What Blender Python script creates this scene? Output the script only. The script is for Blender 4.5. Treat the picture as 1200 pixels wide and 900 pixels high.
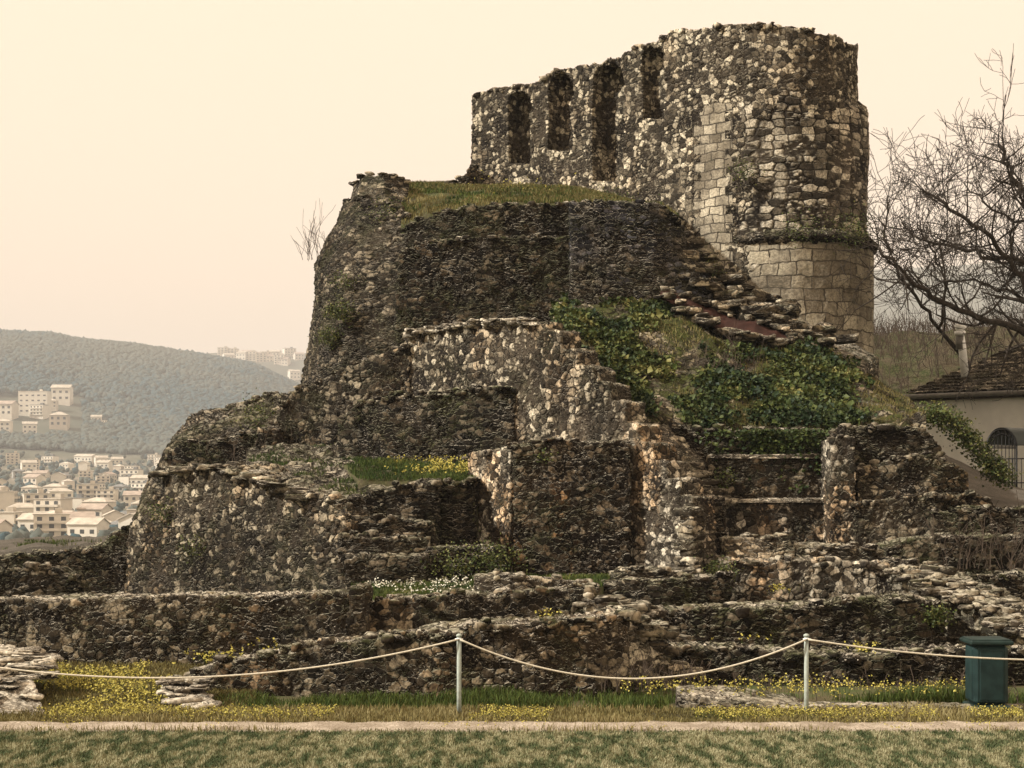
import bpy, math, random
import numpy as np
from mathutils import Vector

R = math.radians
rng = np.random.default_rng(7)
random.seed(7)
for o in list(bpy.data.objects): bpy.data.objects.remove(o)
scn = bpy.context.scene
COL = scn.collection

# ------------------------------------------------------------------ camera, sky, sun, exposure
FPX, HZ, CZ = 1700.0, 560.0, 3.1          # focal length in photo pixels, horizon row, eye height
cam = bpy.data.cameras.new('camera')
cam.sensor_width = 36.0; cam.lens = 36.0*FPX/1200.0
cam.shift_y = (HZ-450.0)/1200.0
cam.clip_end = 12000; cam.clip_start = 0.2
camo = bpy.data.objects.new('camera', cam); COL.objects.link(camo)
camo.location = (0, 0, CZ); camo.rotation_euler = (R(90), 0, 0)
scn.camera = camo

SUN = Vector((-0.93, -0.20, 0.74)).normalized()
sl = bpy.data.lights.new('sun', 'SUN'); sl.energy = 5.0; sl.angle = R(0.6); sl.color = (1.0, 0.96, 0.88)
so = bpy.data.objects.new('sun', sl); COL.objects.link(so)
so.rotation_euler = (-SUN).to_track_quat('-Z', 'Y').to_euler(); so.location = (-30, 0, 40)

world = bpy.data.worlds.new('World'); scn.world = world; world.use_nodes = True
wn = world.node_tree; wn.nodes.clear()
wo = wn.nodes.new('ShaderNodeOutputWorld'); wb = wn.nodes.new('ShaderNodeBackground')
sky = wn.nodes.new('ShaderNodeTexSky'); sky.sky_type = 'NISHITA'; sky.sun_disc = False
sky.sun_elevation = math.asin(SUN.z); sky.sun_rotation = math.atan2(SUN.x, SUN.y)
sky.dust_density = 4.0; sky.air_density = 1.0
mx = wn.nodes.new('ShaderNodeMixRGB'); mx.inputs['Fac'].default_value = 0.9
vm = wn.nodes.new('ShaderNodeVectorMath'); vm.operation = 'SCALE'
vm.inputs[0].default_value = (1.0, 0.762, 0.545); vm.inputs['Scale'].default_value = 11.1   # an even cream overcast veil
wn.links.new(sky.outputs[0], mx.inputs[1]); wn.links.new(vm.outputs[0], mx.inputs[2])
wn.links.new(mx.outputs[0], wb.inputs['Color']); wb.inputs['Strength'].default_value = 0.1
wn.links.new(wb.outputs[0], wo.inputs['Surface'])
scn.view_settings.view_transform = 'Standard'; scn.view_settings.look = 'None'
scn.view_settings.exposure = 0.35; scn.view_settings.gamma = 1.0
scn.render.engine = 'CYCLES'
scn.cycles.max_bounces = 5; scn.cycles.diffuse_bounces = 2; scn.cycles.volume_bounces = 0

# ------------------------------------------------------------------ helpers
def H(px, py, d): return ((px-600.0)/FPX*d, d, CZ+(HZ-py)/FPX*d)
def A(l): return np.array([H(*p) for p in l], float)

def _hash(ix, iy, iz, seed=0):
    h = (ix.astype(np.int64)*374761393 + iy.astype(np.int64)*668265263 + iz.astype(np.int64)*2147483647 + seed*1274126177) & 0xffffffff
    h = ((h ^ (h >> 13))*1274126177) & 0xffffffff
    h = ((h ^ (h >> 15))*2246822519) & 0xffffffff
    return ((h ^ (h >> 16)) & 0xffffff)/float(0xffffff)
def vnoise(p, seed=0):
    f = np.floor(p); t = p-f; t = t*t*(3-2*t); f = f.astype(np.int64)
    r = 0
    for a in (0, 1):
        wa = t[:, 0] if a else 1-t[:, 0]
        for b in (0, 1):
            wb_ = t[:, 1] if b else 1-t[:, 1]
            for c in (0, 1):
                wc = t[:, 2] if c else 1-t[:, 2]
                r = r+wa*wb_*wc*_hash(f[:, 0]+a, f[:, 1]+b, f[:, 2]+c, seed)
    return r*2-1
def fbm(p, scale, octv=3, seed=0):
    r = 0; a = 1.0; s = 0
    for i in range(octv):
        r = r+a*vnoise(p*(scale*2**i)+11.3*i, seed+i); s += a; a *= .5
    return r/s
def smooth(e0, e1, x):
    t = np.clip((x-e0)/(e1-e0), 0, 1); return t*t*(3-2*t)

class MB:
    """collects geometry for ONE mesh"""
    def __init__(s): s.v = []; s.q = []; s.t = []; s.n = 0; s.att = {}; s.auto = []
    def add(s, v, q=None, t=None, pos=None, rnd=None):
        v = np.asarray(v, float).reshape(-1, 3)
        s.v.append(v)
        if q is not None and len(q): s.q.append(np.asarray(q, int)+s.n)
        if t is not None and len(t): s.t.append(np.asarray(t, int)+s.n)
        s.att.setdefault('pos', []).append(v if pos is None else pos)
        s.att.setdefault('rnd', []).append(np.zeros(len(v)) if rnd is None else np.broadcast_to(rnd, (len(v),)))
        s.n += len(v); return s
    def build(s, name, mat, parent=None, shade=True, origin=True):
        v = np.concatenate(s.v)
        q = np.concatenate(s.q) if s.q else np.zeros((0, 4), int)
        t = np.concatenate(s.t) if s.t else np.zeros((0, 3), int)
        off = np.zeros(3)
        if origin and parent is None: off = np.array([(v[:, 0].min()+v[:, 0].max())/2, (v[:, 1].min()+v[:, 1].max())/2, v[:, 2].min()])
        if parent is not None: off = np.array(parent.get('_w', (0, 0, 0)), float)
        me = bpy.data.meshes.new(name)
        me.vertices.add(len(v)); me.vertices.foreach_set('co', (v-off).astype(np.float32).ravel())
        li = np.concatenate([q.ravel(), t.ravel()]).astype(np.int32)
        me.loops.add(len(li)); me.loops.foreach_set('vertex_index', li)
        ls = np.concatenate([np.arange(len(q))*4, len(q)*4+np.arange(len(t))*3]).astype(np.int32)
        me.polygons.add(len(ls)); me.polygons.foreach_set('loop_start', ls)
        me.update(calc_edges=True); me.validate()
        me.polygons.foreach_set('use_smooth', np.full(len(me.polygons), bool(shade)))
        a = me.attributes.new('pos', 'FLOAT_VECTOR', 'POINT'); a.data.foreach_set('vector', np.concatenate(s.att['pos']).astype(np.float32).ravel())
        a = me.attributes.new('rnd', 'FLOAT', 'POINT'); a.data.foreach_set('value', np.concatenate(s.att['rnd']).astype(np.float32))
        if mat: me.materials.append(mat)
        o = bpy.data.objects.new(name, me); COL.objects.link(o)
        if parent is not None: o.parent = parent
        else: o.location = off
        o['_w'] = tuple(off)
        return o

def tag(o, label=None, cat=None, group=None, kind=None):
    if label: o['label'] = label
    if cat: o['category'] = cat
    if group: o['group'] = group
    if kind: o['kind'] = kind
    return o
def empty(name, loc, label, cat, group=None):
    o = bpy.data.objects.new(name, None); COL.objects.link(o); o.location = loc; o['_w'] = tuple(loc)
    o.empty_display_size = .3
    return tag(o, label, cat, group)

def grid_quads(m, n, off=0, flip=False):
    i = np.arange(m-1)[:, None]*n+np.arange(n-1)[None, :]
    q = np.stack([i, i+1, i+n+1, i+n], -1).reshape(-1, 4)+off
    return q[:, ::-1] if flip else q

def resample_rows(L, N):
    """L: list of polylines with equal point count -> [len(L), N, 3] on a shared parameter"""
    L = np.array(L, float)
    seg = np.linalg.norm(np.diff(L, axis=1), axis=2).mean(0)
    c = np.concatenate([[0], np.cumsum(seg)])
    t = np.linspace(0, c[-1], N)
    return np.stack([np.stack([np.interp(t, c, l[:, k]) for k in range(3)], -1) for l in L]), c[-1]

ICO = None
def ico(sub):
    import bmesh
    bm = bmesh.new(); bmesh.ops.create_icosphere(bm, subdivisions=sub, radius=1)
    v = np.array([x.co[:] for x in bm.verts]); f = np.array([[x.index for x in p.verts] for p in bm.faces]); bm.free()
    return v, f
ICO1 = ico(1); ICO2 = ico(2); ICO3 = ico(3)

def stones(mb, centers, sizes, rots=None, sub=2, squar=.62, tilt=.12):
    """rough squared stones (each several dozen faces) added to a mesh"""
    bv, bf = ICO2 if sub == 2 else ICO1
    b = np.sign(bv)*np.abs(bv)**squar
    for i, (c, s) in enumerate(zip(centers, sizes)):
        v = b*(1+.16*rng.standard_normal((len(b), 1))*.6)
        v = v*np.asarray(s)*.5
        a = rng.uniform(-.5, .5) if rots is None else rots[i]
        ca, sa = math.cos(a), math.sin(a)
        tx, ty = rng.uniform(-tilt, tilt, 2)
        z = v[:, 2]+tx*v[:, 0]+ty*v[:, 1]
        v = np.stack([ca*v[:, 0]-sa*v[:, 1], sa*v[:, 0]+ca*v[:, 1], z], -1)+np.asarray(c)
        j = rng.uniform(-40, 40, 3)
        mb.add(v, t=bf, pos=v*0.6+j)

def loft(mb, lines, shift, ds=.045, amp=.09, jag=.10, seed=0, tops=True, inset=None, topds=None, setb=.0):
    """a solid masonry piece: lines run bottom -> top across its front; shift is the vector to its back"""
    shift = np.array(shift, float)
    G, Ls = resample_rows(lines, max(4, int(1+np.linalg.norm(np.diff(np.array(lines[-1]), axis=0), axis=1).sum()/ds)))
    N = G.shape[1]
    seg = np.linalg.norm(np.diff(G, axis=0), axis=2).mean(1); c = np.concatenate([[0], np.cumsum(seg)])
    M = max(3, int(1+c[-1]/ds)); t = np.linspace(0, c[-1], M)
    F = np.empty((M, N, 3))
    idx = np.clip(np.searchsorted(c, t, side='right')-1, 0, len(c)-2)
    w = ((t-c[idx])/(c[idx+1]-c[idx]))[:, None, None]
    F = G[idx]*(1-w)+G[idx+1]*w
    T = max(2, int(np.linalg.norm(shift)/(topds or ds*1.8)))
    top = F[-1][None]+shift[None, None]*(np.arange(1, T)/T)[:, None, None]
    back = (F+shift)[::-1]
    ring = np.concatenate([F, top, back]); Rn = len(ring)
    V = ring.reshape(-1, 3); hw = np.concatenate([np.linspace(0, 1, M), np.ones(T-1), np.linspace(1, 0, M)])[:, None]*np.ones((1, N)); hw = hw.ravel()
    q = [grid_quads(Rn, N)]
    verts = [V]; base = len(V); hws = [hw]
    for col, flip in ((0, True), (N-1, False)):
        f = F[:, col]; ids = np.empty((M, T+1), int)
        ids[:, 0] = np.arange(M)*N+col; ids[:, T] = (Rn-1-np.arange(M))*N+col
        ids[M-1, 1:T] = (M+np.arange(T-1))*N+col
        inner = f[:M-1, None]+shift*(np.arange(1, T)/T)[None, :, None]
        ids[:M-1, 1:T] = base+np.arange((M-1)*(T-1)).reshape(M-1, T-1)
        verts.append(inner.reshape(-1, 3)); hws.append(np.repeat(np.linspace(0, 1, M)[:M-1], T-1)); base += (M-1)*(T-1)
        qq = np.stack([ids[:-1, :-1], ids[:-1, 1:], ids[1:, 1:], ids[1:, :-1]], -1).reshape(-1, 4)
        q.append(qq if not flip else qq[:, ::-1])
    V = np.concatenate(verts); hw = np.concatenate(hws); q = np.concatenate(q)
    P = V.copy()
    if inset is not None:
        k = M*N
        V[:k] += inset(P[:k])
    d = np.stack([fbm(P, .7, 4, seed+s) for s in (1, 2, 3)], -1)*amp
    d[:, 2] *= .6
    top_w = hw**8 if M > 3 else hw
    pf = np.stack([P[:, 0]*1.0, P[:, 1]*1.0, np.zeros(len(P))], -1)
    jj = fbm(pf, 1.1, 3, 31+seed)*jag*1.6 + (_hash(np.floor(P[:, 0]/.23), np.floor(P[:, 1]/.3), np.zeros(len(P)), 5)-.5)*jag*.7
    d[:, 2] += jj*top_w
    V = V+d
    mb.add(V, q=q, pos=P if inset is None else P)
    if tops:
        L = F[-1]; n = int(Ls/.15) if jag > .03 else 0
        if n > 0:
            k = rng.integers(0, N, n)
            base_p = L[k]+shift/np.linalg.norm(shift)*rng.uniform(.0, .22, (n, 1))
            pf = np.stack([L[k][:, 0], L[k][:, 1], np.zeros(n)], -1)
            base_p[:, 2] += fbm(pf, 1.1, 3, 31+seed)*jag*1.6+rng.uniform(-.05, .05, n)
            sz = np.stack([rng.uniform(.11, .30, n), rng.uniform(.12, .3, n), rng.uniform(.06, .13, n)], -1)
            a = math.atan2(L[-1][1]-L[0][1], L[-1][0]-L[0][0])
            stones(mb, base_p, sz, rots=a+rng.uniform(-.5, .5, n))
    return F

def wall(mb, pts, thick=.8, shift=None, bot=None, back=0.0, **k):
    """pts: (px, d, ytop[, ybot]); upright front"""
    top = []; bt = []
    for p in pts:
        yb = p[3] if len(p) > 3 else bot
        X, D, Zt = H(p[0], p[2], p[1]); _, _, Zb = H(p[0], yb, p[1])
        top.append((X, D+back, Zt)); bt.append((X, D, Zb))
    return loft(mb, [bt, top], (0, thick, 0) if shift is None else shift, **k)

def patch(mb, rows, ds=.08, amp=.08, drop=1.2, seed=0, scale=1.3):
    """a solid with an uneven top: rows of control points (px,py,d), front -> back, and skirts that drop"""
    W = [A(r) if len(r[0]) == 3 else r for r in rows]
    G, L = resample_rows(W, max(4, int(np.linalg.norm(np.diff(W[0], axis=0), axis=1).sum()/ds)))
    seg = np.linalg.norm(np.diff(G, axis=0), axis=2).mean(1); c = np.concatenate([[0], np.cumsum(seg)])
    M = max(4, int(c[-1]/ds)); t = np.linspace(0, c[-1], M)
    idx = np.clip(np.searchsorted(c, t, side='right')-1, 0, len(c)-2); w = ((t-c[idx])/(c[idx+1]-c[idx]))[:, None, None]
    F = G[idx]*(1-w)+G[idx+1]*w
    N = F.shape[1]; V = F.reshape(-1, 3); P = V.copy()
    V[:, 2] += fbm(P*np.array([1, 1, 0]), scale, 4, seed)*amp
    q = [grid_quads(M, N)]
    b = np.concatenate([np.arange(N), N*np.arange(1, M)+N-1, (M-1)*N+np.arange(N-2, -1, -1), N*np.arange(M-2, 0, -1)])
    low = V[b].copy(); low[:, 2] -= drop
    n0 = len(V); nb = len(b); j = np.arange(nb); k = (j+1) % nb
    q.append(np.stack([b[j], n0+j, n0+k, b[k]], -1))
    cen = low.mean(0)[None]; 
    V2 = np.concatenate([V, low, cen]); P2 = np.concatenate([P, low, cen])
    mb.add(V2, q=np.concatenate(q), t=np.stack([n0+k, n0+j, np.full(nb, n0+nb)], -1), pos=P2)
    return V.reshape(M, N, 3)

def sample_grid(F, n, mask=None):
    M, N = F.shape[:2]
    i = rng.uniform(0, M-1.001, n); j = rng.uniform(0, N-1.001, n)
    a = i.astype(int); b = j.astype(int); fi = (i-a)[:, None]; fj = (j-b)[:, None]
    return (F[a, b]*(1-fi)*(1-fj)+F[a+1, b]*fi*(1-fj)+F[a, b+1]*(1-fi)*fj+F[a+1, b+1]*fi*fj)

def blades(mb, base, h, w=.006, lean=.5, rnd=None, seg=2):
    """grass blades: bent tapering strips"""
    n = len(base); h = np.broadcast_to(h, (n,))
    a = rng.uniform(0, 2*math.pi, n); la = rng.uniform(0, 2*math.pi, n); le = rng.uniform(0, lean, n)*h
    dx = np.stack([np.cos(a), np.sin(a), 0*a], -1)*np.broadcast_to(w, (n,))[:, None]
    ln = np.stack([np.cos(la), np.sin(la), 0*a], -1)*le[:, None]; up = np.array([0, 0, 1.])
    p0 = base-dx; p1 = base+dx
    m = base+ln*.35+up*(h*.6)[:, None]; p2 = m-dx*.7; p3 = m+dx*.7
    p4 = base+ln+up*(h*.95)[:, None]
    V = np.stack([p0, p1, p3, p2, p4], 1).reshape(-1, 3)
    o = np.arange(n)[:, None]*5
    r = rng.uniform(0, 1, n) if rnd is None else rnd
    mb.add(V, q=o+np.array([[0, 1, 2, 3]]), t=o+np.array([[3, 2, 4]]), rnd=np.repeat(r, 5))

def leaves(mb, base, size, up=None, rnd=None):
    """small folded leaves: two triangles over a mid rib"""
    n = len(base); size = np.broadcast_to(size, (n,))[:, None]
    d = rng.standard_normal((n, 3)); d[:, 2] = d[:, 2]*.6+.1; d /= np.linalg.norm(d, axis=1)[:, None]
    u = rng.standard_normal((n, 3))*.7+np.array([-.1, -.6, .6]); s = np.cross(d, u); s /= np.linalg.norm(s, axis=1)[:, None]+1e-6
    nn = np.cross(s, d)
    V = np.stack([base, base+(d*.45+s*.42+nn*.1)*size, base+d*size, base+(d*.45-s*.42+nn*.1)*size], 1).reshape(-1, 3)
    o = np.arange(n)[:, None]*4
    r = rng.uniform(0, 1, n) if rnd is None else rnd
    mb.add(V, t=np.concatenate([o+np.array([[0, 1, 2]]), o+np.array([[0, 2, 3]])]), rnd=np.repeat(r, 4))

def tube(mb, pts, rad, sides=6, cap=True):
    pts = np.asarray(pts, float); n = len(pts); rad = np.broadcast_to(rad, (n,))
    t = np.gradient(pts, axis=0); t /= np.linalg.norm(t, axis=1)[:, None]+1e-9
    ref = np.array([0, 0, 1.]) if abs(t[:, 2]).mean() < .8 else np.array([0, 1., 0])
    a = np.cross(t, ref); a /= np.linalg.norm(a, axis=1)[:, None]+1e-9; b = np.cross(a, t)
    ang = np.arange(sides)/sides*2*math.pi
    V = pts[:, None]+rad[:, None, None]*(np.cos(ang)[None, :, None]*a[:, None]+np.sin(ang)[None, :, None]*b[:, None])
    i = np.arange(n-1)[:, None]*sides; j = np.arange(sides)[None]; k = (j+1) % sides
    q = np.stack([i+j, i+k, i+sides+k, i+sides+j], -1).reshape(-1, 4)
    tt = []
    if cap and sides > 3:
        for s in range(1, sides-1): tt += [[0, s+1, s], [(n-1)*sides, (n-1)*sides+s, (n-1)*sides+s+1]]
    mb.add(V.reshape(-1, 3), q=q, t=np.array(tt) if tt else None)

def box(mb, c, s, rz=0, bev=0.0):
    """box with chamfered vertical and horizontal edges"""
    x, y, z = np.array(s)/2.; b = min(bev, min(x, y, z)*.9) if bev else 0
    if not b:
        v = np.array([[sx*x, sy*y, sz*z] for sz in (-1, 1) for sx, sy in ((-1, -1), (1, -1), (1, 1), (-1, 1))])
        q = [[3, 2, 1, 0], [4, 5, 6, 7], [0, 1, 5, 4], [1, 2, 6, 5], [2, 3, 7, 6], [3, 0, 4, 7]]
        t = None
    else:
        rings = []
        for zz, ins in ((-z, b), (-z+b, 0), (z-b, 0), (z, b)):
            rings.append([[-x+b, -y+ins, zz], [x-b, -y+ins, zz], [x-ins, -y+b, zz], [x-ins, y-b, zz], [x-b, y-ins, zz], [-x+b, y-ins, zz], [-x+ins, y-b, zz], [-x+ins, -y+b, zz]])
        v = np.array(rings).reshape(-1, 3); q = []
        for r in range(3):
            for k in range(8): q.append([r*8+k, r*8+(k+1) % 8, r*8+8+(k+1) % 8, r*8+8+k])
        t = []
        for k in range(1, 7): t += [[0, k+1, k], [24, 24+k, 24+k+1]]
    ca, sa = math.cos(rz), math.sin(rz)
    v = np.stack([ca*v[:, 0]-sa*v[:, 1], sa*v[:, 0]+ca*v[:, 1], v[:, 2]], -1)+np.array(c)
    mb.add(v, q=q, t=t)

# ------------------------------------------------------------------ materials
class NT:
    def __init__(s, name):
        s.m = bpy.data.materials.new(name); s.m.use_nodes = True; s.t = s.m.node_tree; s.t.nodes.clear()
        s.out = s.n('ShaderNodeOutputMaterial'); s.p = s.n('ShaderNodeBsdfPrincipled')
        s.t.links.new(s.p.outputs[0], s.out.inputs['Surface']); s.p.inputs['Roughness'].default_value = .9
        s.p.inputs['Specular IOR Level'].default_value = .15
    def n(s, ty, **k):
        n = s.t.nodes.new(ty)
        for a, b in k.items(): setattr(n, a, b)
        return n
    def l(s, a, b): s.t.links.new(a, b)
    def setin(s, inp, v):
        if isinstance(v, bpy.types.NodeSocket): s.l(v, inp)
        else: inp.default_value = v
    def math(s, op, a, b=None, c=None, clamp=False):
        n = s.n('ShaderNodeMath', operation=op, use_clamp=clamp)
        for i, v in enumerate((a, b, c)):
            if v is not None: s.setin(n.inputs[i], v)
        return n.outputs[0]
    def vmath(s, op, a, b=None):
        n = s.n('ShaderNodeVectorMath', operation=op); s.setin(n.inputs[0], a)
        if b is not None:
            if op == 'SCALE': s.setin(n.inputs['Scale'], b)
            else: s.setin(n.inputs[1], b)
        return n.outputs[0]
    def mix(s, f, a, b, mode='MIX'):
        n = s.n('ShaderNodeMixRGB', blend_type=mode)
        s.setin(n.inputs[0], f); s.setin(n.inputs[1], a); s.setin(n.inputs[2], b); return n.outputs[0]
    def attr(s, name, out='Vector'):
        n = s.n('ShaderNodeAttribute', attribute_name=name); return n.outputs[out]
    def noise(s, vec, scale, detail=4, rough=.55, out=0):
        n = s.n('ShaderNodeTexNoise'); s.l(vec, n.inputs['Vector']); n.inputs['Scale'].default_value = scale
        n.inputs['Detail'].default_value = detail; n.inputs['Roughness'].default_value = rough; return n.outputs[out]
    def mr(s, v, a, b, c=0., d=1., smooth=True):
        n = s.n('ShaderNodeMapRange'); n.interpolation_type = 'SMOOTHSTEP' if smooth else 'LINEAR'
        for i, x in enumerate((v, a, b, c, d)): s.setin(n.inputs[i], x)
        return n.outputs[0]
    def ramp(s, v, stops, mode='LINEAR'):
        n = s.n('ShaderNodeValToRGB'); n.color_ramp.interpolation = mode; e = n.color_ramp.elements
        for i, (p, c) in enumerate(stops):
            if i < 2: e[i].position = p
            else: e.new(p)
            e[i].color = (*c, 1) if len(c) == 3 else c
        s.l(v, n.inputs[0]); return n.outputs[0]
    def upness(s):
        g = s.n('ShaderNodeNewGeometry'); x = s.n('ShaderNodeSeparateXYZ'); s.l(g.outputs['Normal'], x.inputs[0]); return x.outputs[2]
def C4(c): return (*c, 1)

def masonry(name, *, lichen=.85, sx=.27, sz=.17, pale=.5, grime=.5, orange=.25, moss=.3, disp=.07, tone=(1, 1, 1), lip=.6, blocky=False, paleshift=0., rand=.9, blue=0.):
    m = NT(name); P = m.attr('pos')
    wv = m.vmath('SCALE', m.vmath('SUBTRACT', m.noise(P, 4.0, 5, .65, 1), (.5, .5, .5)), .24 if not blocky else .10)
    Pw = m.vmath('ADD', P, wv)
    sx *= .68; sz *= .74
    Ps = m.vmath('MULTIPLY', Pw, (1/sx, 1/sx, 1/sz))
    v1 = m.n('ShaderNodeTexVoronoi', feature='F1'); v2 = m.n('ShaderNodeTexVoronoi', feature='DISTANCE_TO_EDGE')
    for v in (v1, v2):
        m.l(Ps, v.inputs['Vector']); v.inputs['Scale'].default_value = 1; v.inputs['Randomness'].default_value = rand
    v3 = m.n('ShaderNodeTexVoronoi', feature='F1'); m.l(m.vmath('MULTIPLY', Pw, (2.3/sx, 2.3/sx, 2.0/sz)), v3.inputs['Vector']); v3.inputs['Scale'].default_value = 1
    sep = m.n('ShaderNodeSeparateColor'); m.l(v1.outputs['Color'], sep.inputs[0])
    sep3 = m.n('ShaderNodeSeparateColor'); m.l(v3.outputs['Color'], sep3.inputs[0])
    r, g, b = sep.outputs[0], sep.outputs[1], sep.outputs[2]
    chink = m.mr(m.noise(P, 1.7, 2), .5, .62)            # zones of small infill stones
    r = m.math('ADD', m.math('MULTIPLY', r, m.math('SUBTRACT', 1., m.math('MULTIPLY', chink, .75))), m.math('MULTIPLY', m.math('MULTIPLY', sep3.outputs[0], chink), .75))
    jw = m.mr(m.noise(P, 1.4, 3), .35, .65, .05, .20)
    edge = m.mr(v2.outputs['Distance'], 0., jw)
    small = m.mr(v3.outputs['Distance'], .25, .62, 1., 0.)
    body = m.math('MULTIPLY', edge, m.math('ADD', m.math('MULTIPLY', m.math('SUBTRACT', 1., chink), 1.), m.math('MULTIPLY', chink, small), clamp=True), clamp=True)
    big = m.noise(P, .42, 6, .62)                        # broad weathering
    strk = m.noise(m.vmath('MULTIPLY', P, (1.6, 1.6, .28)), 1.0, 5, .6)   # rain streaks
    w = m.math('ADD', m.math('MULTIPLY', big, .6), m.math('MULTIPLY', strk, .4))
    k = m.math('ADD', m.math('ADD', r, m.math('MULTIPLY', m.math('SUBTRACT', w, .5), -2.2*grime-.5)), paleshift+(pale-.5)*.6, clamp=True)
    stone = m.ramp(k, [(0, (.022, .019, .015)), (.35, (.060, .050, .038)), (.55, (.15, .128, .098)), (.76, (.35, .31, .245)), (1., (.66, .60, .49))])
    fine = m.noise(P, 22, 5, .65); mid = m.noise(P, 7, 4, .6)
    stone = m.mix(1., stone, m.mix(m.mr(fine, .3, .7), C4((.34, .33, .31)), C4((1.42, 1.40, 1.35))), 'MULTIPLY')
    # black lichen blotches
    lich = m.math('MULTIPLY', m.mr(mid, .50, .62), m.mr(w, .40, .62, .25, 1.))
    stone = m.mix(m.math('MULTIPLY', lich, lichen), stone, C4((.020, .018, .015)))
    # iron and earth stains
    om = m.math('MULTIPLY', m.mr(m.noise(m.vmath('MULTIPLY', P, (1., 1., .5)), .8, 4, .6), .47, .62), orange, clamp=True)
    stone = m.mix(om, stone, m.mix(1., stone, C4((1.30, .90, .56)), 'MULTIPLY'))
    if blue: stone = m.mix(m.math('MULTIPLY', m.mr(m.noise(P, .9, 3), .45, .6), blue), stone, m.mix(1., stone, C4((.55, .72, 1.35)), 'MULTIPLY'))  # blue cast of shadow painted in as soft blotches
    mort = m.mix(m.mr(m.noise(P, .8, 4), .4, .7), C4((.014, .011, .009)), C4((.075, .060, .044)))
    col = m.mix(body, mort, stone)
    if tone != (1, 1, 1): col = m.mix(1., col, C4(tone), 'MULTIPLY')
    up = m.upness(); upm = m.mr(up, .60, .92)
    lipm = m.math('MULTIPLY', upm, m.math('MULTIPLY', m.mr(m.noise(P, 5, 4), .32, .56), lip))  # upward faces painted paler: lichen plus the brightness of sunlit tops
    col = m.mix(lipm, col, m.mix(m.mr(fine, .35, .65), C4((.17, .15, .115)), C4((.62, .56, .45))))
    mm = m.math('MULTIPLY', m.mr(m.math('ADD', m.noise(P, 1.1, 5, .65), m.math('MULTIPLY', up, .22)), .60, .74), moss, clamp=True)
    col = m.mix(mm, col, m.mix(fine, C4((.018, .024, .008)), C4((.085, .095, .022))))
    m.l(col, m.p.inputs['Base Color']); m.p.inputs['Roughness'].default_value = .93
    hgt = m.math('ADD', m.math('MULTIPLY', body, m.math('ADD', m.math('MULTIPLY', b, .65), .55)), m.math('ADD', m.math('MULTIPLY', fine, .22), m.math('MULTIPLY', mid, .35)))
    dn = m.n('ShaderNodeDisplacement'); m.l(hgt, dn.inputs['Height']); dn.inputs['Midlevel'].default_value = .7; dn.inputs['Scale'].default_value = disp
    m.l(dn.outputs[0], m.out.inputs['Displacement']); m.m.displacement_method = 'BOTH'
    return m.m

M = {}
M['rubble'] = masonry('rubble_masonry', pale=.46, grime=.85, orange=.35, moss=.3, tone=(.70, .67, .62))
M['dark'] = masonry('weathered_shaded_rubble', sx=.30, sz=.13, pale=.30, grime=.8, orange=.25, moss=.55, paleshift=-.02, tone=(.40, .375, .34), lip=.95)  # weathered, with the shade of front faces toned into the colour
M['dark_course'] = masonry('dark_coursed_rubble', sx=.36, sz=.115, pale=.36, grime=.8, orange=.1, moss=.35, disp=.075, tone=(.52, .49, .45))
M['bright'] = masonry('bright_warm_rubble', sx=.22, sz=.19, pale=.68, grime=.75, orange=.6, moss=.2, disp=.055)  # paler copy of the rubble, brightness of sunlit faces put into the colour
M['front'] = masonry('low_wall_rubble', sx=.22, sz=.14, pale=.44, grime=.8, orange=.45, moss=.45, disp=.05, lip=1., tone=(.60, .56, .50))  # face tone darkened for shade, top lip raised for sun
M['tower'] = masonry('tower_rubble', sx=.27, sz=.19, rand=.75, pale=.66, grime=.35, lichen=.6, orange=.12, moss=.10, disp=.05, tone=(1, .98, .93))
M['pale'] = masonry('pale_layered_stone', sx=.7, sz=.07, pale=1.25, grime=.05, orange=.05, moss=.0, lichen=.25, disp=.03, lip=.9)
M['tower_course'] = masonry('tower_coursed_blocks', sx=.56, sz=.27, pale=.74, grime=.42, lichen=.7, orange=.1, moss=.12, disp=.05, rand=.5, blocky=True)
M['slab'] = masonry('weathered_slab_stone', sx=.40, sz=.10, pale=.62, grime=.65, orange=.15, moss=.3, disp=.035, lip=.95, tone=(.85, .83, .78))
M['blue_shaded'] = masonry('blue_shadow_coursed_stone', sx=.30, sz=.13, pale=.34, grime=.8, orange=.1, moss=.4, paleshift=-.01, disp=.07, blue=.8, lip=.95, tone=(.44, .42, .40))  # blue shadow blotches and a shaded tone put into the stone colour
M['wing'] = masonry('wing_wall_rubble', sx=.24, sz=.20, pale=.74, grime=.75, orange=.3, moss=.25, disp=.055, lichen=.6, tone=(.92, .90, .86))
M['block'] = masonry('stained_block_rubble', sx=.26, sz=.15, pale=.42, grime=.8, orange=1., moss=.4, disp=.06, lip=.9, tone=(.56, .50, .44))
M['mossy'] = masonry('mossy_fallen_rubble', sx=.30, sz=.16, pale=.40, grime=.7, orange=.1, moss=1., disp=.06, lip=.3, tone=(.7, .68, .6))

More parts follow.
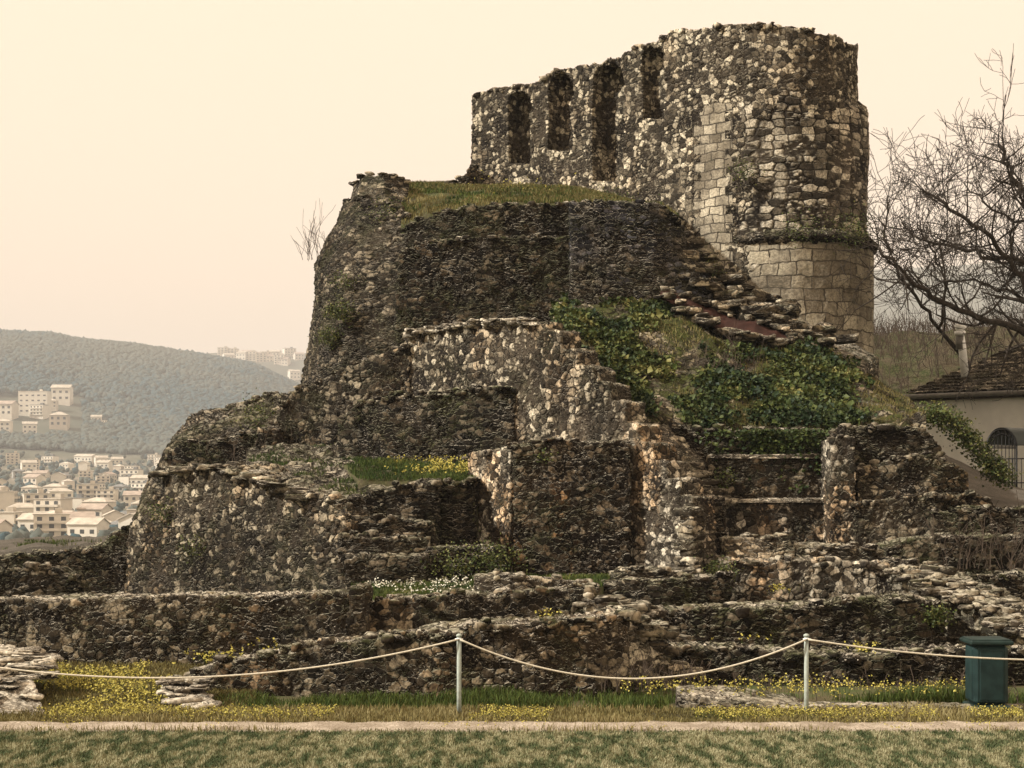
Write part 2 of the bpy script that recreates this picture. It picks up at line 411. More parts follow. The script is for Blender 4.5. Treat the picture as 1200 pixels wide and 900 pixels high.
def ashlar(name, cx=.60, cz=.36, pale=.5, base=(.50, .45, .35), dark=.5):
    m = NT(name); P = m.attr('pos')
    s = m.n('ShaderNodeSeparateXYZ'); m.l(P, s.inputs[0])
    a = m.n('ShaderNodeAttribute', attribute_name='rnd')        # rnd carries the running length along the wall
    cb = m.n('ShaderNodeCombineXYZ'); m.l(a.outputs['Fac'], cb.inputs[0]); m.l(s.outputs[2], cb.inputs[1])
    wv = m.vmath('SCALE', m.vmath('SUBTRACT', m.noise(P, 1.3, 4, .55, 1), (.5, .5, .5)), .34)
    uv = m.vmath('ADD', cb.outputs[0], wv)
    br = m.n('ShaderNodeTexBrick'); m.l(uv, br.inputs['Vector']); br.inputs['Scale'].default_value = 1
    br.inputs['Brick Width'].default_value = cx; br.inputs['Row Height'].default_value = cz; br.inputs['Mortar Size'].default_value = .018
    br.inputs['Mortar Smooth'].default_value = .4; br.inputs['Color1'].default_value = (0, 0, 0, 1); br.inputs['Color2'].default_value = (1, 1, 1, 1)
    br.inputs['Mortar'].default_value = (.5, .5, .5, 1); br.offset = .43; br.squash = .8; br.squash_frequency = 3
    rv = m.n('ShaderNodeSeparateColor'); m.l(br.outputs['Color'], rv.inputs[0]); rr = rv.outputs[0]
    w = m.noise(P, .7, 6, .65); fine = m.noise(P, 20, 5, .65); mid = m.noise(P, 5, 4, .6)
    k = m.math('ADD', m.math('MULTIPLY', rr, .32), m.math('MULTIPLY', m.math('SUBTRACT', .78, w), 1.4), clamp=True)
    col = m.ramp(k, [(0, (.10, .085, .06)), (.4, (.22, .19, .145)), (.75, base), (1, tuple(x*1.45 for x in base))])
    col = m.mix(1., col, m.mix(m.mr(fine, .3, .7), C4((.55, .54, .52)), C4((1.25, 1.22, 1.15))), 'MULTIPLY')
    col = m.mix(m.math('MULTIPLY', m.mr(mid, .53, .66), dark), col, C4((.045, .038, .028)))
    col = m.mix(br.outputs['Fac'], col, C4((.10, .085, .065)))
    mm = m.mr(m.noise(P, .9, 5, .7), .60, .70, 0, .6); col = m.mix(mm, col, m.mix(fine, C4((.02, .03, .01)), C4((.07, .08, .025))))
    m.l(col, m.p.inputs['Base Color'])
    h = m.math('ADD', m.math('MULTIPLY', m.math('SUBTRACT', 1., br.outputs['Fac']), m.math('ADD', .6, m.math('MULTIPLY', rr, .5))), m.math('ADD', m.math('MULTIPLY', fine, .25), m.math('MULTIPLY', mid, .7)))
    dn = m.n('ShaderNodeDisplacement'); m.l(h, dn.inputs['Height']); dn.inputs['Midlevel'].default_value = .7; dn.inputs['Scale'].default_value = .045
    m.l(dn.outputs[0], m.out.inputs['Displacement']); m.m.displacement_method = 'BOTH'
    return m.m
M['ashlar'] = ashlar('large_block_ashlar')
M['quoin'] = ashlar('quoin_stone', cx=.40, cz=.26, base=(.58, .52, .41), dark=.3)

def ramp_mat(name, stops, rough=.85, attr='rnd', trans=0., bump=0.):
    m = NT(name); a = m.n('ShaderNodeAttribute', attribute_name=attr)
    m.l(m.ramp(a.outputs['Fac'], stops), m.p.inputs['Base Color']); m.p.inputs['Roughness'].default_value = rough
    return m.m
M['lawn_blade'] = ramp_mat('lawn_grass', [(0, (.07, .095, .042)), (.35, (.13, .145, .07)), (.6, (.235, .23, .125)), (1, (.34, .32, .19))])
M['tuft'] = ramp_mat('tuft_grass', [(0, (.025, .045, .012)), (.5, (.07, .10, .02)), (.85, (.16, .16, .045)), (1, (.30, .24, .10))])
M['dry'] = ramp_mat('dry_grass', [(0, (.10, .085, .03)), (.5, (.19, .16, .06)), (1, (.32, .27, .13))])
M['ivy'] = ramp_mat('ivy_leaf', [(0, (.012, .026, .010)), (.5, (.055, .075, .020)), (.8, (.10, .115, .03)), (1, (.19, .18, .06))], rough=.5)
M['yellow'] = ramp_mat('yellow_petals', [(0, (.24, .21, .05)), (.5, (.38, .33, .07)), (1, (.55, .48, .13))])
M['whitefl'] = ramp_mat('white_petals', [(0, (.55, .52, .40)), (1, (.8, .78, .66))])
def plain(name, col, rough=.8, var=.25, scale=8, metal=0., bump=.0):
    m = NT(name); tc = m.n('ShaderNodeTexCoord'); f = m.noise(tc.outputs['Object'], scale, 5, .6)
    c = m.mix(m.mr(f, .3, .7), C4(tuple(x*(1-var) for x in col)), C4(tuple(min(1, x*(1+var)) for x in col)))
    m.l(c, m.p.inputs['Base Color']); m.p.inputs['Roughness'].default_value = rough; m.p.inputs['Metallic'].default_value = metal
    if bump:
        b = m.n('ShaderNodeBump'); b.inputs['Strength'].default_value = bump; b.inputs['Distance'].default_value = .02; m.l(f, b.inputs['Height']); m.l(b.outputs[0], m.p.inputs['Normal'])
    return m.m
M['bark'] = plain('dark_bark', (.045, .036, .028), .9, .4, 12)
M['twig'] = plain('grey_twig', (.07, .052, .038), .9, .3, 12)
M['post'] = plain('painted_post', (.36, .40, .35), .5, .18, 14)
M['rope'] = plain('pale_rope', (.62, .56, .44), .8, .2, 60)
M['bin'] = plain('bin_green_paint', (.016, .034, .033), .45, .3, 5)
M['bin_dark'] = plain('bin_dark_paint', (.018, .034, .030), .5, .3, 5)
M['render'] = plain('white_render', (.80, .78, .70), .9, .07, 1.6)
M['metal'] = plain('galvanised_metal', (.80, .80, .76), .45, .12, 9)
M['gutter'] = plain('gutter_grey', (.16, .15, .13), .5, .2, 6)
M['iron'] = plain('black_iron', (.02, .02, .02), .5, .3, 20)
M['canopy'] = plain('dull_plastic_sheet', (.05, .06, .055), .35, .15, 4)
M['rust'] = plain('rust_brown', (.042, .018, .013), .85, .4, 3.5, bump=.4)
M['slate'] = masonry('stone_slate_roof', sx=.5, sz=.09, pale=.48, grime=.6, orange=.1, moss=.25, disp=.03, lip=.4)

def soil(name, a, b, c, s=1.2, grass=.5):
    m = NT(name); P = m.attr('pos'); n1 = m.noise(P, s, 6, .65); n2 = m.noise(P, s*14, 5, .7)
    col = m.mix(m.mr(n1, .38, .62), C4(a), C4(b)); col = m.mix(m.math('MULTIPLY', m.mr(n2, .45, .62), grass), col, C4(c))
    m.l(col, m.p.inputs['Base Color']); m.p.inputs['Roughness'].default_value = .95
    bp = m.n('ShaderNodeBump'); bp.inputs['Strength'].default_value = .8; bp.inputs['Distance'].default_value = .05; m.l(n2, bp.inputs['Height']); m.l(bp.outputs[0], m.p.inputs['Normal'])
    return m.m
M['earth'] = soil('mossy_earth', (.075, .062, .038), (.055, .065, .022), (.14, .13, .06))
M['lawn'] = soil('lawn_soil', (.16, .155, .08), (.22, .21, .12), (.08, .10, .045), 2.2)
M['mound'] = soil('overgrown_rubble_earth', (.07, .055, .035), (.035, .045, .015), (.15, .13, .075))
M['path'] = soil('pale_stone_kerb', (.56, .48, .38), (.34, .28, .21), (.20, .16, .11), 2.2, .75)
M['ramp'] = soil('grey_mortar_slope', (.12, .105, .085), (.085, .075, .06), (.20, .18, .15), 1.6, .3)

# ------------------------------------------------------------------ terrain, one sheet to the horizon
def lerp_px(tab, px): return np.interp(px, [t[0] for t in tab], [t[1] for t in tab])
RA = [(-6000, 441), (-1500, 411), (-200, 403), (0, 402), (60, 403), (90, 408), (150, 412), (200, 418), (240, 423), (300, 433), (350, 457), (420, 485), (600, 510), (900, 515), (1300, 485), (3000, 455), (6000, 475)]
RB = [(-6000, 440), (-200, 430), (150, 422), (250, 416), (300, 420), (355, 414), (500, 395), (800, 350), (1022, 321), (1200, 316), (1800, 335), (3000, 380), (6000, 440)]
def terrain_z(x, y):
    r = np.hypot(x, y); front = y > .35*r
    yy = np.maximum(y, .35*r+1e-3); px = 600+FPX*x/yy
    d = r*.985
    zA = CZ+(HZ-lerp_px(RA, px))/FPX*2200; zB = CZ+(HZ-lerp_px(RB, px))/FPX*3000
    z = np.interp(d, [0, 46, 95, 160, 500, 700, 1000, 1300], [0, 0, -8, -14.5, -16, -11, 0, 15.5])
    z = np.where(d > 1300, 15.5+(zA-15.5)*smooth(1250, 2200, d)**.9, z)
    z = np.where(d > 2200, zA+(zA*.55-zA)*smooth(2200, 2550, d), z)
    z = np.where(d > 2500, zA*.55+(zB-zA*.55)*smooth(2450, 3000, d), z)
    z = np.where(d > 3000, zB*(1-.5*smooth(3000, 5500, d)), z)
    w = smooth(.30, .55, y/np.maximum(r, 1e-3))
    return z*np.where(r > 46, w*.999+.001, 0)
ra = np.concatenate([np.linspace(2, 46, 60), np.geomspace(47, 5800, 170)])
az = np.linspace(0, 2*math.pi, 721)[:-1]
az = np.concatenate([np.linspace(-.5, .5, 420), np.linspace(.5, 2*math.pi-.5, 160)[1:-1]])
X = ra[:, None]*np.sin(az)[None]; Y = ra[:, None]*np.cos(az)[None]
Z = terrain_z(X.ravel(), Y.ravel())
PV = np.stack([X.ravel(), Y.ravel(), Z], -1)
far = smooth(1300, 1700, np.hypot(PV[:, 0], PV[:, 1]))
PV[:, 2] += fbm(PV*np.array([1, 1, 0]), .004, 4, 3)*10*far
PV[:, 2] += fbm(PV*np.array([1, 1, 0]), .5, 3, 4)*.03*smooth(20.5, 22, np.hypot(PV[:, 0], PV[:, 1]))-0.0
na = len(az); nr = len(ra)
i = np.arange(nr-1)[:, None]*na; j = np.arange(na)[None]; k = (j+1) % na
mb = MB(); V = np.concatenate([PV, [[0, 0, 0]]])
jj = np.arange(na)
mb.add(V, q=np.stack([i+j, i+na+j, i+na+k, i+k], -1).reshape(-1, 4), t=np.stack([jj, (jj+1) % na, np.full(na, na*nr)], -1))
m = NT('terrain'); P = m.attr('pos'); L = m.n('ShaderNodeVectorMath', operation='LENGTH'); m.l(P, L.inputs[0])
near = m.mix(m.mr(m.noise(P, 1.3, 6, .65), .4, .6), C4((.10, .085, .045)), C4((.07, .085, .03)))
farc = m.mix(m.mr(m.noise(P, .006, 6, .7), .4, .6), C4((.09, .10, .075)), C4((.12, .12, .09)))
town = m.mix(m.mr(m.noise(P, .03, 5, .7), .4, .6), C4((.10, .11, .07)), C4((.24, .21, .17)))
c = m.mix(m.mr(L.outputs['Value'], 60, 160), near, town); c = m.mix(m.mr(L.outputs['Value'], 1250, 1420), c, farc)
m.l(c, m.p.inputs['Base Color'])
o = mb.build('terrain', m.m, origin=False); tag(o, kind='structure')

def flat(name, x0, x1, y0, y1, z, mat, ds=.25, amp=.0, seed=0):
    nx = max(2, int((x1-x0)/ds)); ny = max(2, int((y1-y0)/ds))
    gx, gy = np.meshgrid(np.linspace(x0, x1, nx), np.linspace(y0, y1, ny))
    V = np.stack([gx.ravel(), gy.ravel(), np.full(gx.size, z)], -1); V[:, 2] += (fbm(V, 1.3, 3, seed)+.4)*amp
    mb = MB(); mb.add(V, q=grid_quads(ny, nx)); o = mb.build(name, mat); tag(o, kind='structure'); return V.reshape(ny, nx, 3)
lawn = flat('lawn', -16, 16, 3, 17.62, .012, M['lawn'])
flat('flower_verge', -16, 16, 18.35, 19.6, .010, M['earth'], .1, .0)
# pale kerb strip between lawn and verge
gx, gy = np.meshgrid(np.linspace(-15, 15, 1100), np.linspace(0, 1, 16))
e0 = fbm(np.stack([gx[0], 0*gx[0], 0*gx[0]], -1), 1.6, 4, 2)*.07; e1 = fbm(np.stack([gx[0], 0*gx[0]+9, 0*gx[0]], -1), 1.9, 4, 2)*.09
V = np.stack([gx, 17.60+e0+gy*(.68+e1-e0), .035-0*gx], -1).reshape(-1, 3); V[:, 2] += fbm(V, 4.5, 4, 8)*.022
gg = gy.ravel(); V[(gg == 0) | (gg == 1), 2] = -.03
mb = MB(); mb.add(V, q=grid_quads(16, 1100)); o = mb.build('kerb', M['path']); tag(o, kind='structure')

# ------------------------------------------------------------------ ruin: terraces (the earth between the walls)
def terrace(name, rows, mat='earth', **k):
    mb = MB(); F = patch(mb, rows, **k); o = mb.build(name, M[mat]); tag(o, kind='structure'); return F
T_front = terrace('terrace_ground', [[(425, 706, 24.6), (560, 700, 24.6), (700, 692, 24.8)], [(410, 684, 27.6), (560, 680, 27.6), (720, 676, 28)]], drop=1.4)
T_mid = terrace('terrace_ground', [[(500, 578, 29.5), (553, 566, 29.6), (556, 566, 29.6)], [(420, 561, 29.6), (500, 561, 29.8), (560, 560, 29.8)], [(405, 548, 31.5), (500, 546, 31.6), (590, 545, 31.6)], [(395, 538, 33.6), (500, 536, 33.4), (605, 535, 33.2)]], drop=2.4)
T_left = terrace('terrace_ground', [[(-270, 650, 34.4), (60, 641, 34.5), (175, 636, 34.6)], [(-270, 634, 40), (60, 631, 40), (185, 628, 40)]], 'ramp', drop=1.6, amp=.16)
T_top = terrace('plateau_ground', [[(470, 262, 38.5), (560, 240, 38.2), (680, 238, 38.2), (775, 238, 38.4)], [(472, 226, 41), (560, 224, 42), (680, 226, 41), (790, 250, 40.5)], [(476, 217, 46), (560, 218, 47), (680, 221, 45.5), (800, 255, 42)], [(476, 217, 50), (560, 218, 50), (680, 221, 50), (800, 255, 45)]], drop=3, amp=.14)
T_slope = terrace('ivy_slope', [
    [(700, 478, 30.9), (745, 493, 30.9), (800, 497, 31), (880, 503, 31.1), (980, 500, 31.1), (1085, 492, 31.3)],
    [(668, 420, 32.2), (730, 455, 32.4), (800, 458, 32.6), (880, 462, 32.8), (970, 478, 33), (1080, 484, 33)],
    [(648, 388, 33.6), (725, 398, 34.2), (790, 398, 34.5), (870, 412, 35), (960, 432, 35.3), (1070, 478, 35)],
    [(650, 368, 35.2), (730, 362, 36), (800, 368, 36.3), (880, 398, 36.8), (960, 408, 37), (1065, 472, 37.3)],
    [(655, 350, 37), (740, 335, 37.6), (800, 335, 38), (860, 352, 38.6), (960, 402, 38.9), (1060, 468, 40)]], 'mossy', drop=4.2, amp=.26, ds=.07)
T_right = terrace('right_ground', [[(1075, 610, 30.2), (1200, 612, 30), (1320, 612, 30)], [(1080, 560, 34), (1200, 575, 36), (1320, 580, 36)], [(1080, 520, 40), (1200, 575, 42), (1320, 590, 42)]], 'ramp', drop=2.5)
T_c = terrace('terrace_ground', [[(400, 592, 28.4), (450, 586, 28.6), (505, 582, 29)], [(340, 566, 30), (420, 562, 30), (505, 560, 30)], [(290, 545, 32.5), (350, 542, 33), (420, 540, 33.5)], [(290, 520, 36), (350, 515, 36), (410, 510, 36)]], 'dark_course', drop=2.5, amp=.22)

# ------------------------------------------------------------------ ruin: the walls
GW = 'ruined masonry walls of the old fortress'
def W(label, mat, specs, extra=None, name='ruined_wall', cat='wall'):
    """one wall thing; specs: list of (part name, function(mb)); a single spec gives a single mesh"""
    if len(specs) == 1:
        mb = MB(); specs[0][1](mb)
        o = mb.build(name, M[specs[0][2] if len(specs[0]) > 2 else mat])
        return tag(o, label, cat, GW)
    built = []
    mb0 = MB(); specs[0][1](mb0); v = np.concatenate(mb0.v)
    e = empty(name, (float(v[:, 0].mean()), float(v[:, 1].mean()), float(v[:, 2].min())), label, cat, GW)
    mb0.build(specs[0][0], M[specs[0][2] if len(specs[0]) > 2 else mat], e)
    for s in specs[1:]:
        mb = MB(); s[1](mb); mb.build(s[0], M[s[2] if len(s) > 2 else mat], e)
    return e

# front row, nearest the rope
W('low rubble wall behind the left rope span, its top sinking leftward to the flowers', 'front', [('w', lambda m: wall(m,
  [(205, 20.9, 796), (250, 20.7, 780), (330, 20.6, 764), (400, 20.5, 753), (450, 20.4, 749), (530, 20.4, 741), (548, 20.4, 734), (620, 20.4, 731), (700, 20.5, 727), (738, 20.7, 722)], .9, bot=842, jag=.06, seed=1))])
def rub_steps(mb, path, n, width, seed, size=(.35, .7), th=(.07, .14), dx=(1, 0)):
    P = A(path); c = np.concatenate([[0], np.cumsum(np.linalg.norm(np.diff(P, axis=0), axis=1))])
    for i in range(n):
        t = rng.uniform(0, c[-1]); p = np.array([np.interp(t, c, P[:, k]) for k in range(3)])
        w = rng.uniform(-.5, .5)*width; p[0] += w*dx[0]; p[1] += w*dx[1]; p[2] += rng.uniform(-.06, .08)
        s = rng.uniform(*size)
        stones(mb, [p], [(s, s*rng.uniform(.5, .8), rng.uniform(*th))], squar=.34, tilt=.08)
def end_steps(m):
    wall(m, [(715, 20.75, 724), (742, 21.0, 740), (765, 21.3, 762), (790, 21.4, 782), (800, 21.5, 798)], 1.3, bot=830, seed=2)
    wall(m, [(690, 23.2, 702), (720, 23.1, 706), (755, 22.9, 716), (775, 22.6, 735), (792, 22.4, 756)], 1.0, bot=800, seed=3)
    rub_steps(m, [(712, 722, 21.2), (750, 742, 21.4), (780, 770, 21.5), (797, 795, 21.5)], 34, .7, 0, (.25, .5))
    rub_steps(m, [(700, 706, 23.3), (745, 716, 23.1), (785, 752, 22.6)], 34, .7, 0, (.25, .55))
W('collapsed stepped wall end of pale slabs right of the middle rope post', 'slab', [('w', end_steps)])
W('long straight low wall running out of the left edge of the photo, flat pale top', 'front', [
  ('wall', lambda m: wall(m, [(-330, 24.0, 707), (60, 23.6, 703), (200, 23.5, 700), (330, 23.5, 698), (411, 23.4, 696)], .75, bot=800, jag=.03, amp=.05, seed=4)),
  ('pier', lambda m: wall(m, [(409, 23.25, 690), (429, 23.3, 688)], .8, bot=800, jag=.03, seed=5), 'rubble')])
W('low wall with a grassy terrace of white flowers on its top, in line with the middle rope post', 'front', [
  ('wall', lambda m: wall(m, [(428, 23.9, 708), (520, 23.9, 701), (600, 24, 696), (695, 24.1, 690)], 1.0, bot=790, jag=.05, seed=6)),
  ('coping', lambda m: wall(m, [(558, 24.9, 678), (600, 24.8, 676), (660, 24.8, 680), (692, 24.9, 684)], .6, bot=700, jag=.04, seed=7), 'slab')])
W('short dark block wall in two tiers below the foot of the descending wall', 'dark', [
  ('lower_tier', lambda m: wall(m, [(708, 25.9, 684), (780, 25.8, 681), (850, 25.9, 675), (858, 25.9, 678)], .8, bot=745, jag=.05, seed=8)),
  ('upper_tier', lambda m: wall(m, [(716, 27, 671), (740, 26.9, 668), (816, 26.9, 671)], .8, bot=700, jag=.05, seed=9), 'slab')])
W('lowest wall on the right, running behind the right rope post and the green bin', 'dark', [('w', lambda m: wall(m,
  [(750, 21.9, 750), (800, 21.8, 757), (870, 21.7, 760), (930, 21.6, 766), (950, 21.6, 771), (1010, 21.5, 768), (1130, 21.5, 764), (1200, 21.6, 770), (1290, 21.6, 772)], .8, bot=818, jag=.06, seed=10))])
W('second low wall from the front on the right, dark face with a moss clump', 'dark', [('w', lambda m: wall(m,
  [(742, 24.2, 718), (860, 24, 715), (930, 24, 713), (1000, 24, 707), (1075, 24, 701), (1112, 24.1, 706)], 1.1, bot=795, jag=.05, seed=11))])
def diag_right(m):
    wall(m, [(1040, 27, 664), (1085, 26, 682), (1115, 25.2, 696), (1150, 24.4, 712), (1200, 23.3, 738), (1270, 22.4, 768)], shift=(1.2, .7, 0), bot=800, seed=12)
    rub_steps(m, [(1055, 664, 27.2), (1110, 688, 25.6), (1160, 712, 24.5), (1230, 748, 23.3)], 80, 1.2, 0, (.2, .45))
W('broad crumbled pale wall top slanting down to the right edge, above the green bin', 'slab', [('w', diag_right)])
W('low dark wall at the right edge behind the crumbled slanting wall', 'dark', [('w', lambda m: wall(m,
  [(1100, 27.6, 676), (1200, 27.5, 673), (1320, 27.5, 672)], .9, bot=740, seed=13))])
W('sunlit rubble retaining wall with pale slabs on top, right of centre low down', 'bright', [
  ('wall', lambda m: wall(m, [(846, 27, 657), (900, 26.9, 656), (1000, 26.8, 660), (1048, 26.7, 668), (1090, 26.6, 680)], 1.2, bot=730, jag=.05, seed=14)),
  ('coping', lambda m: wall(m, [(850, 27.7, 633), (930, 27.6, 632)], 1.0, bot=672, seed=15), 'slab'),
  ('coping', lambda m: wall(m, [(934, 27.5, 640), (1010, 27.4, 642), (1045, 27.3, 652), (1102, 27.2, 668)], 1.0, bot=690, seed=16), 'slab')])
def kerbwall(m):
    wall(m, [(795, 19.5, 815), (850, 19.3, 821), (930, 19.15, 827), (1060, 19.1, 829), (1200, 19.1, 831), (1290, 19.1, 832)], .35, bot=842, jag=.02, amp=.03, seed=17)
    patch(m, [[(795, 817, 19.6), (870, 823, 19.4), (945, 829, 19.3)], [(792, 804, 20.4), (860, 806, 20.6), (930, 812, 20.6)]], drop=.4, amp=.06)
W('ankle high kerb like wall footing at the front right beside the green bin', 'slab', [('w', kerbwall)])
def ramp1(m):
    patch(m, [[(-240, 842, 18.85), (0, 841, 18.85), (55, 839, 18.85)], [(-240, 812, 19.5), (0, 812, 19.5), (44, 812, 19.5)], [(-240, 785, 20.2), (0, 785, 20.2), (34, 786, 20.2)], [(-240, 755, 20.9), (0, 755, 20.9), (20, 757, 20.9)]], ds=.05, drop=.7, amp=.07)
    rub_steps(m, [(-30, 832, 19.0), (20, 800, 19.8), (0, 762, 20.8)], 46, 1.0, 0, (.25, .7), th=(.03, .07))
W('low pale ramp of layered stone sloping down at the bottom left edge', 'pale', [('w', ramp1)])
def ramp2(m):
    patch(m, [[(203, 841, 18.9), (266, 839, 18.9)], [(198, 815, 19.6), (246, 815, 19.6)], [(189, 793, 20.4), (227, 793, 20.4)]], ds=.05, drop=.5, amp=.06)
    rub_steps(m, [(232, 832, 19.1), (215, 800, 20.1)], 22, .5, 0, (.2, .5), th=(.03, .06))
W('low pale ramp of layered stone between the yellow flowers and the low front wall', 'pale', [('w', ramp2)])
T_bank = terrace('flower_bank', [[(-60, 845, 18.7), (120, 846, 18.7), (300, 845, 18.7)], [(-60, 812, 20.4), (120, 808, 20.6), (300, 812, 20.4)], [(-60, 785, 22.6), (120, 778, 22.8), (300, 782, 22.6)]], amp=.06, drop=.5)

# left background remains
W('dark low wall at the left edge below the town, farther of two', 'dark', [('w', lambda m: wall(m,
  [(-260, 34, 657), (60, 34, 648), (120, 34, 640), (150, 34, 618), (165, 34.2, 600)], 1.0, bot=740, seed=20))])
W('dark low wall stub at the left edge below the town, nearer of two', 'dark_course', [('w', lambda m: wall(m,
  [(-260, 28.2, 668), (40, 28, 668), (80, 28, 673), (92, 28, 694)], .9, bot=740, seed=21))])

# left bastion
def bastion(m):
    loft(m, [A([(146, 705, 33.6), (152, 705, 33.1), (180, 705, 32.5), (230, 705, 31.5), (270, 705, 30.7), (300, 705, 30.1), (345, 705, 29.1), (380, 705, 28.4), (407, 705, 27.9)]),
             A([(150, 620, 33.6), (158, 610, 33.1), (184, 610, 32.6), (232, 610, 31.6), (271, 610, 30.8), (300, 610, 30.2), (345, 610, 29.2), (380, 610, 28.5), (406, 612, 28)]),
             A([(176, 562, 34), (180, 556, 33.3), (192, 554, 32.8), (234, 552, 31.8), (272, 551, 31), (300, 563, 30.4), (345, 573, 29.4), (380, 584, 28.7), (404, 592, 28.2)])], (1.9, 1.7, 0), jag=.09, seed=22)
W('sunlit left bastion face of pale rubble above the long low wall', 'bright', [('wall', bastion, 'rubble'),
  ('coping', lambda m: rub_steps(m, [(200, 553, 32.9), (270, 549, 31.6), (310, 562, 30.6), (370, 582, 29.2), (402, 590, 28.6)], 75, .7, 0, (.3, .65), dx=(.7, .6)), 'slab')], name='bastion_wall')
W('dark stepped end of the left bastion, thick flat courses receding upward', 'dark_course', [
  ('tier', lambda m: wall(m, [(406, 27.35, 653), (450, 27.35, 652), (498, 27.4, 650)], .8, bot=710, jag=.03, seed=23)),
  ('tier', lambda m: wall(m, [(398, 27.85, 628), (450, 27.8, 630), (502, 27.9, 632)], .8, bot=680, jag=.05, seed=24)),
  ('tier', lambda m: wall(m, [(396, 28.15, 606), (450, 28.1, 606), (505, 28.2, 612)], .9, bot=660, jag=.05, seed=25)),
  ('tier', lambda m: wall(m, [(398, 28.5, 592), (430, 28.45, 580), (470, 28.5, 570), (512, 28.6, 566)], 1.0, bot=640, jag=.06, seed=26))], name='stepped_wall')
W('small ivy hung wall step at the centre left of the tall dark block', 'dark', [
  ('tier', lambda m: wall(m, [(499, 27.7, 642), (590, 27.9, 640)], 1.4, bot=700, jag=.03, seed=27)),
  ('back_wall', lambda m: wall(m, [(500, 29.2, 566), (530, 29.3, 564), (558, 29.6, 561)], .8, bot=680, seed=28))], name='stepped_wall')
W('tall square dark block at the centre with an orange stained strip and pale corner stones', 'dark', [
  ('front_face', lambda m: wall(m, [(601, 28.8, 521), (640, 28.8, 518), (700, 28.8, 517), (738, 28.8, 517)], 1.9, bot=705, jag=.04, amp=.06, seed=30), 'block'),
  ('side_face', lambda m: wall(m, [(549, 30.1, 532), (575, 29.5, 531), (599, 28.9, 529)], shift=(1.2, 1.2, 0), bot=700, jag=.04, amp=.05, seed=29), 'bright')], name='block_wall')  # side paler than front: lit and shaded sides put into the colour
W('dark front facing wall behind the yellow flower terrace, rising gently to the right', 'dark', [('w', lambda m: wall(m,
  [(398, 33.7, 492), (425, 33.4, 474), (450, 33.0, 467), (520, 32.5, 460), (604, 31.9, 454)], 1.0, bot=580, jag=.04, seed=31))])
W('rubble wall climbing right towards the upper bastion, above the left terrace', 'rubble', [('w', lambda m: wall(m,
  [(312, 36, 512), (326, 35.8, 486), (345, 35.7, 462), (375, 35.5, 444), (400, 35.3, 431), (440, 35, 418), (480, 34.8, 402)], 2.2, bot=590, seed=32))])
def dd(px):
    u = (px-600)/1700; t = (2.57+35*u)/(6.11+7*u); return 35-7*t
def wing(pts, off, **k):
    def f(m):
        P_ = [(p, dd(p), y) for p, y in pts]
        top = [np.array(H(p, y, d))+np.array([-.66, -.75, 0])*off for p, d, y in P_]; bt = [np.array(H(p, 720, d))+np.array([-.66, -.75, 0])*off for p, d, y in P_]
        loft(m, [bt, top], (.42+off*.6, .36+off*.6, 0), **k)
    return f
def stepped(a, b, n):
    out = []
    for i in range(n):
        x0 = a[0]+(b[0]-a[0])*i/n; x1 = a[0]+(b[0]-a[0])*(i+1)/n; y = a[1]+(b[1]-a[1])*i/n+rng.uniform(-2, 2); out += [(x0+.8, y), (x1-.8, y+1.5)]
    return out
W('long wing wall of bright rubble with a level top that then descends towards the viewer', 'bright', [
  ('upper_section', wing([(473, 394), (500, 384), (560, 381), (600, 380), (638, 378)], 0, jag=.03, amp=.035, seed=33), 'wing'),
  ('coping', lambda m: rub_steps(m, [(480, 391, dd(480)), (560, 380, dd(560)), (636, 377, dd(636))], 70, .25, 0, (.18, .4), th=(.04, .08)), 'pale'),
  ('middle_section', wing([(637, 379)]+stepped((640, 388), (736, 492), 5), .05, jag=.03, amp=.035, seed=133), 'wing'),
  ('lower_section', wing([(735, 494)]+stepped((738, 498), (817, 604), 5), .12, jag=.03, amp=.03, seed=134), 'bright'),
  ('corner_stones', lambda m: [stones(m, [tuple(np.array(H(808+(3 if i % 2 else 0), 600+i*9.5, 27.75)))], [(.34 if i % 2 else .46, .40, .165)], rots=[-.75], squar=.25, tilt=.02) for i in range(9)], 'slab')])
def mound_left(m):
    loft(m, [A([(178, 580, 38.5), (190, 580, 37), (215, 580, 36.4), (260, 580, 36.2), (345, 580, 36)]),
             A([(182, 548, 38.6), (194, 532, 37.5), (212, 518, 37), (250, 510, 36.7), (345, 505, 36.5)]),
             A([(206, 512, 39), (218, 498, 38.3), (238, 484, 37.8), (280, 474, 37.5), (348, 462, 37.3)])], (0, 3, 0), jag=.2, amp=.22, seed=34)
W('rounded dark heap of ruined masonry on the left skyline below the tall bastion', 'dark_course', [('core', mound_left),
  ('front_wall', lambda m: wall(m, [(196, 35.6, 540), (212, 35.4, 524), (250, 35.3, 514), (301, 35.2, 505)], 1.2, bot=600, seed=35), 'dark'),
  ('pier', lambda m: wall(m, [(303, 34.9, 502), (324, 34.9, 500)], 1.2, bot=600, seed=36), 'rubble')])
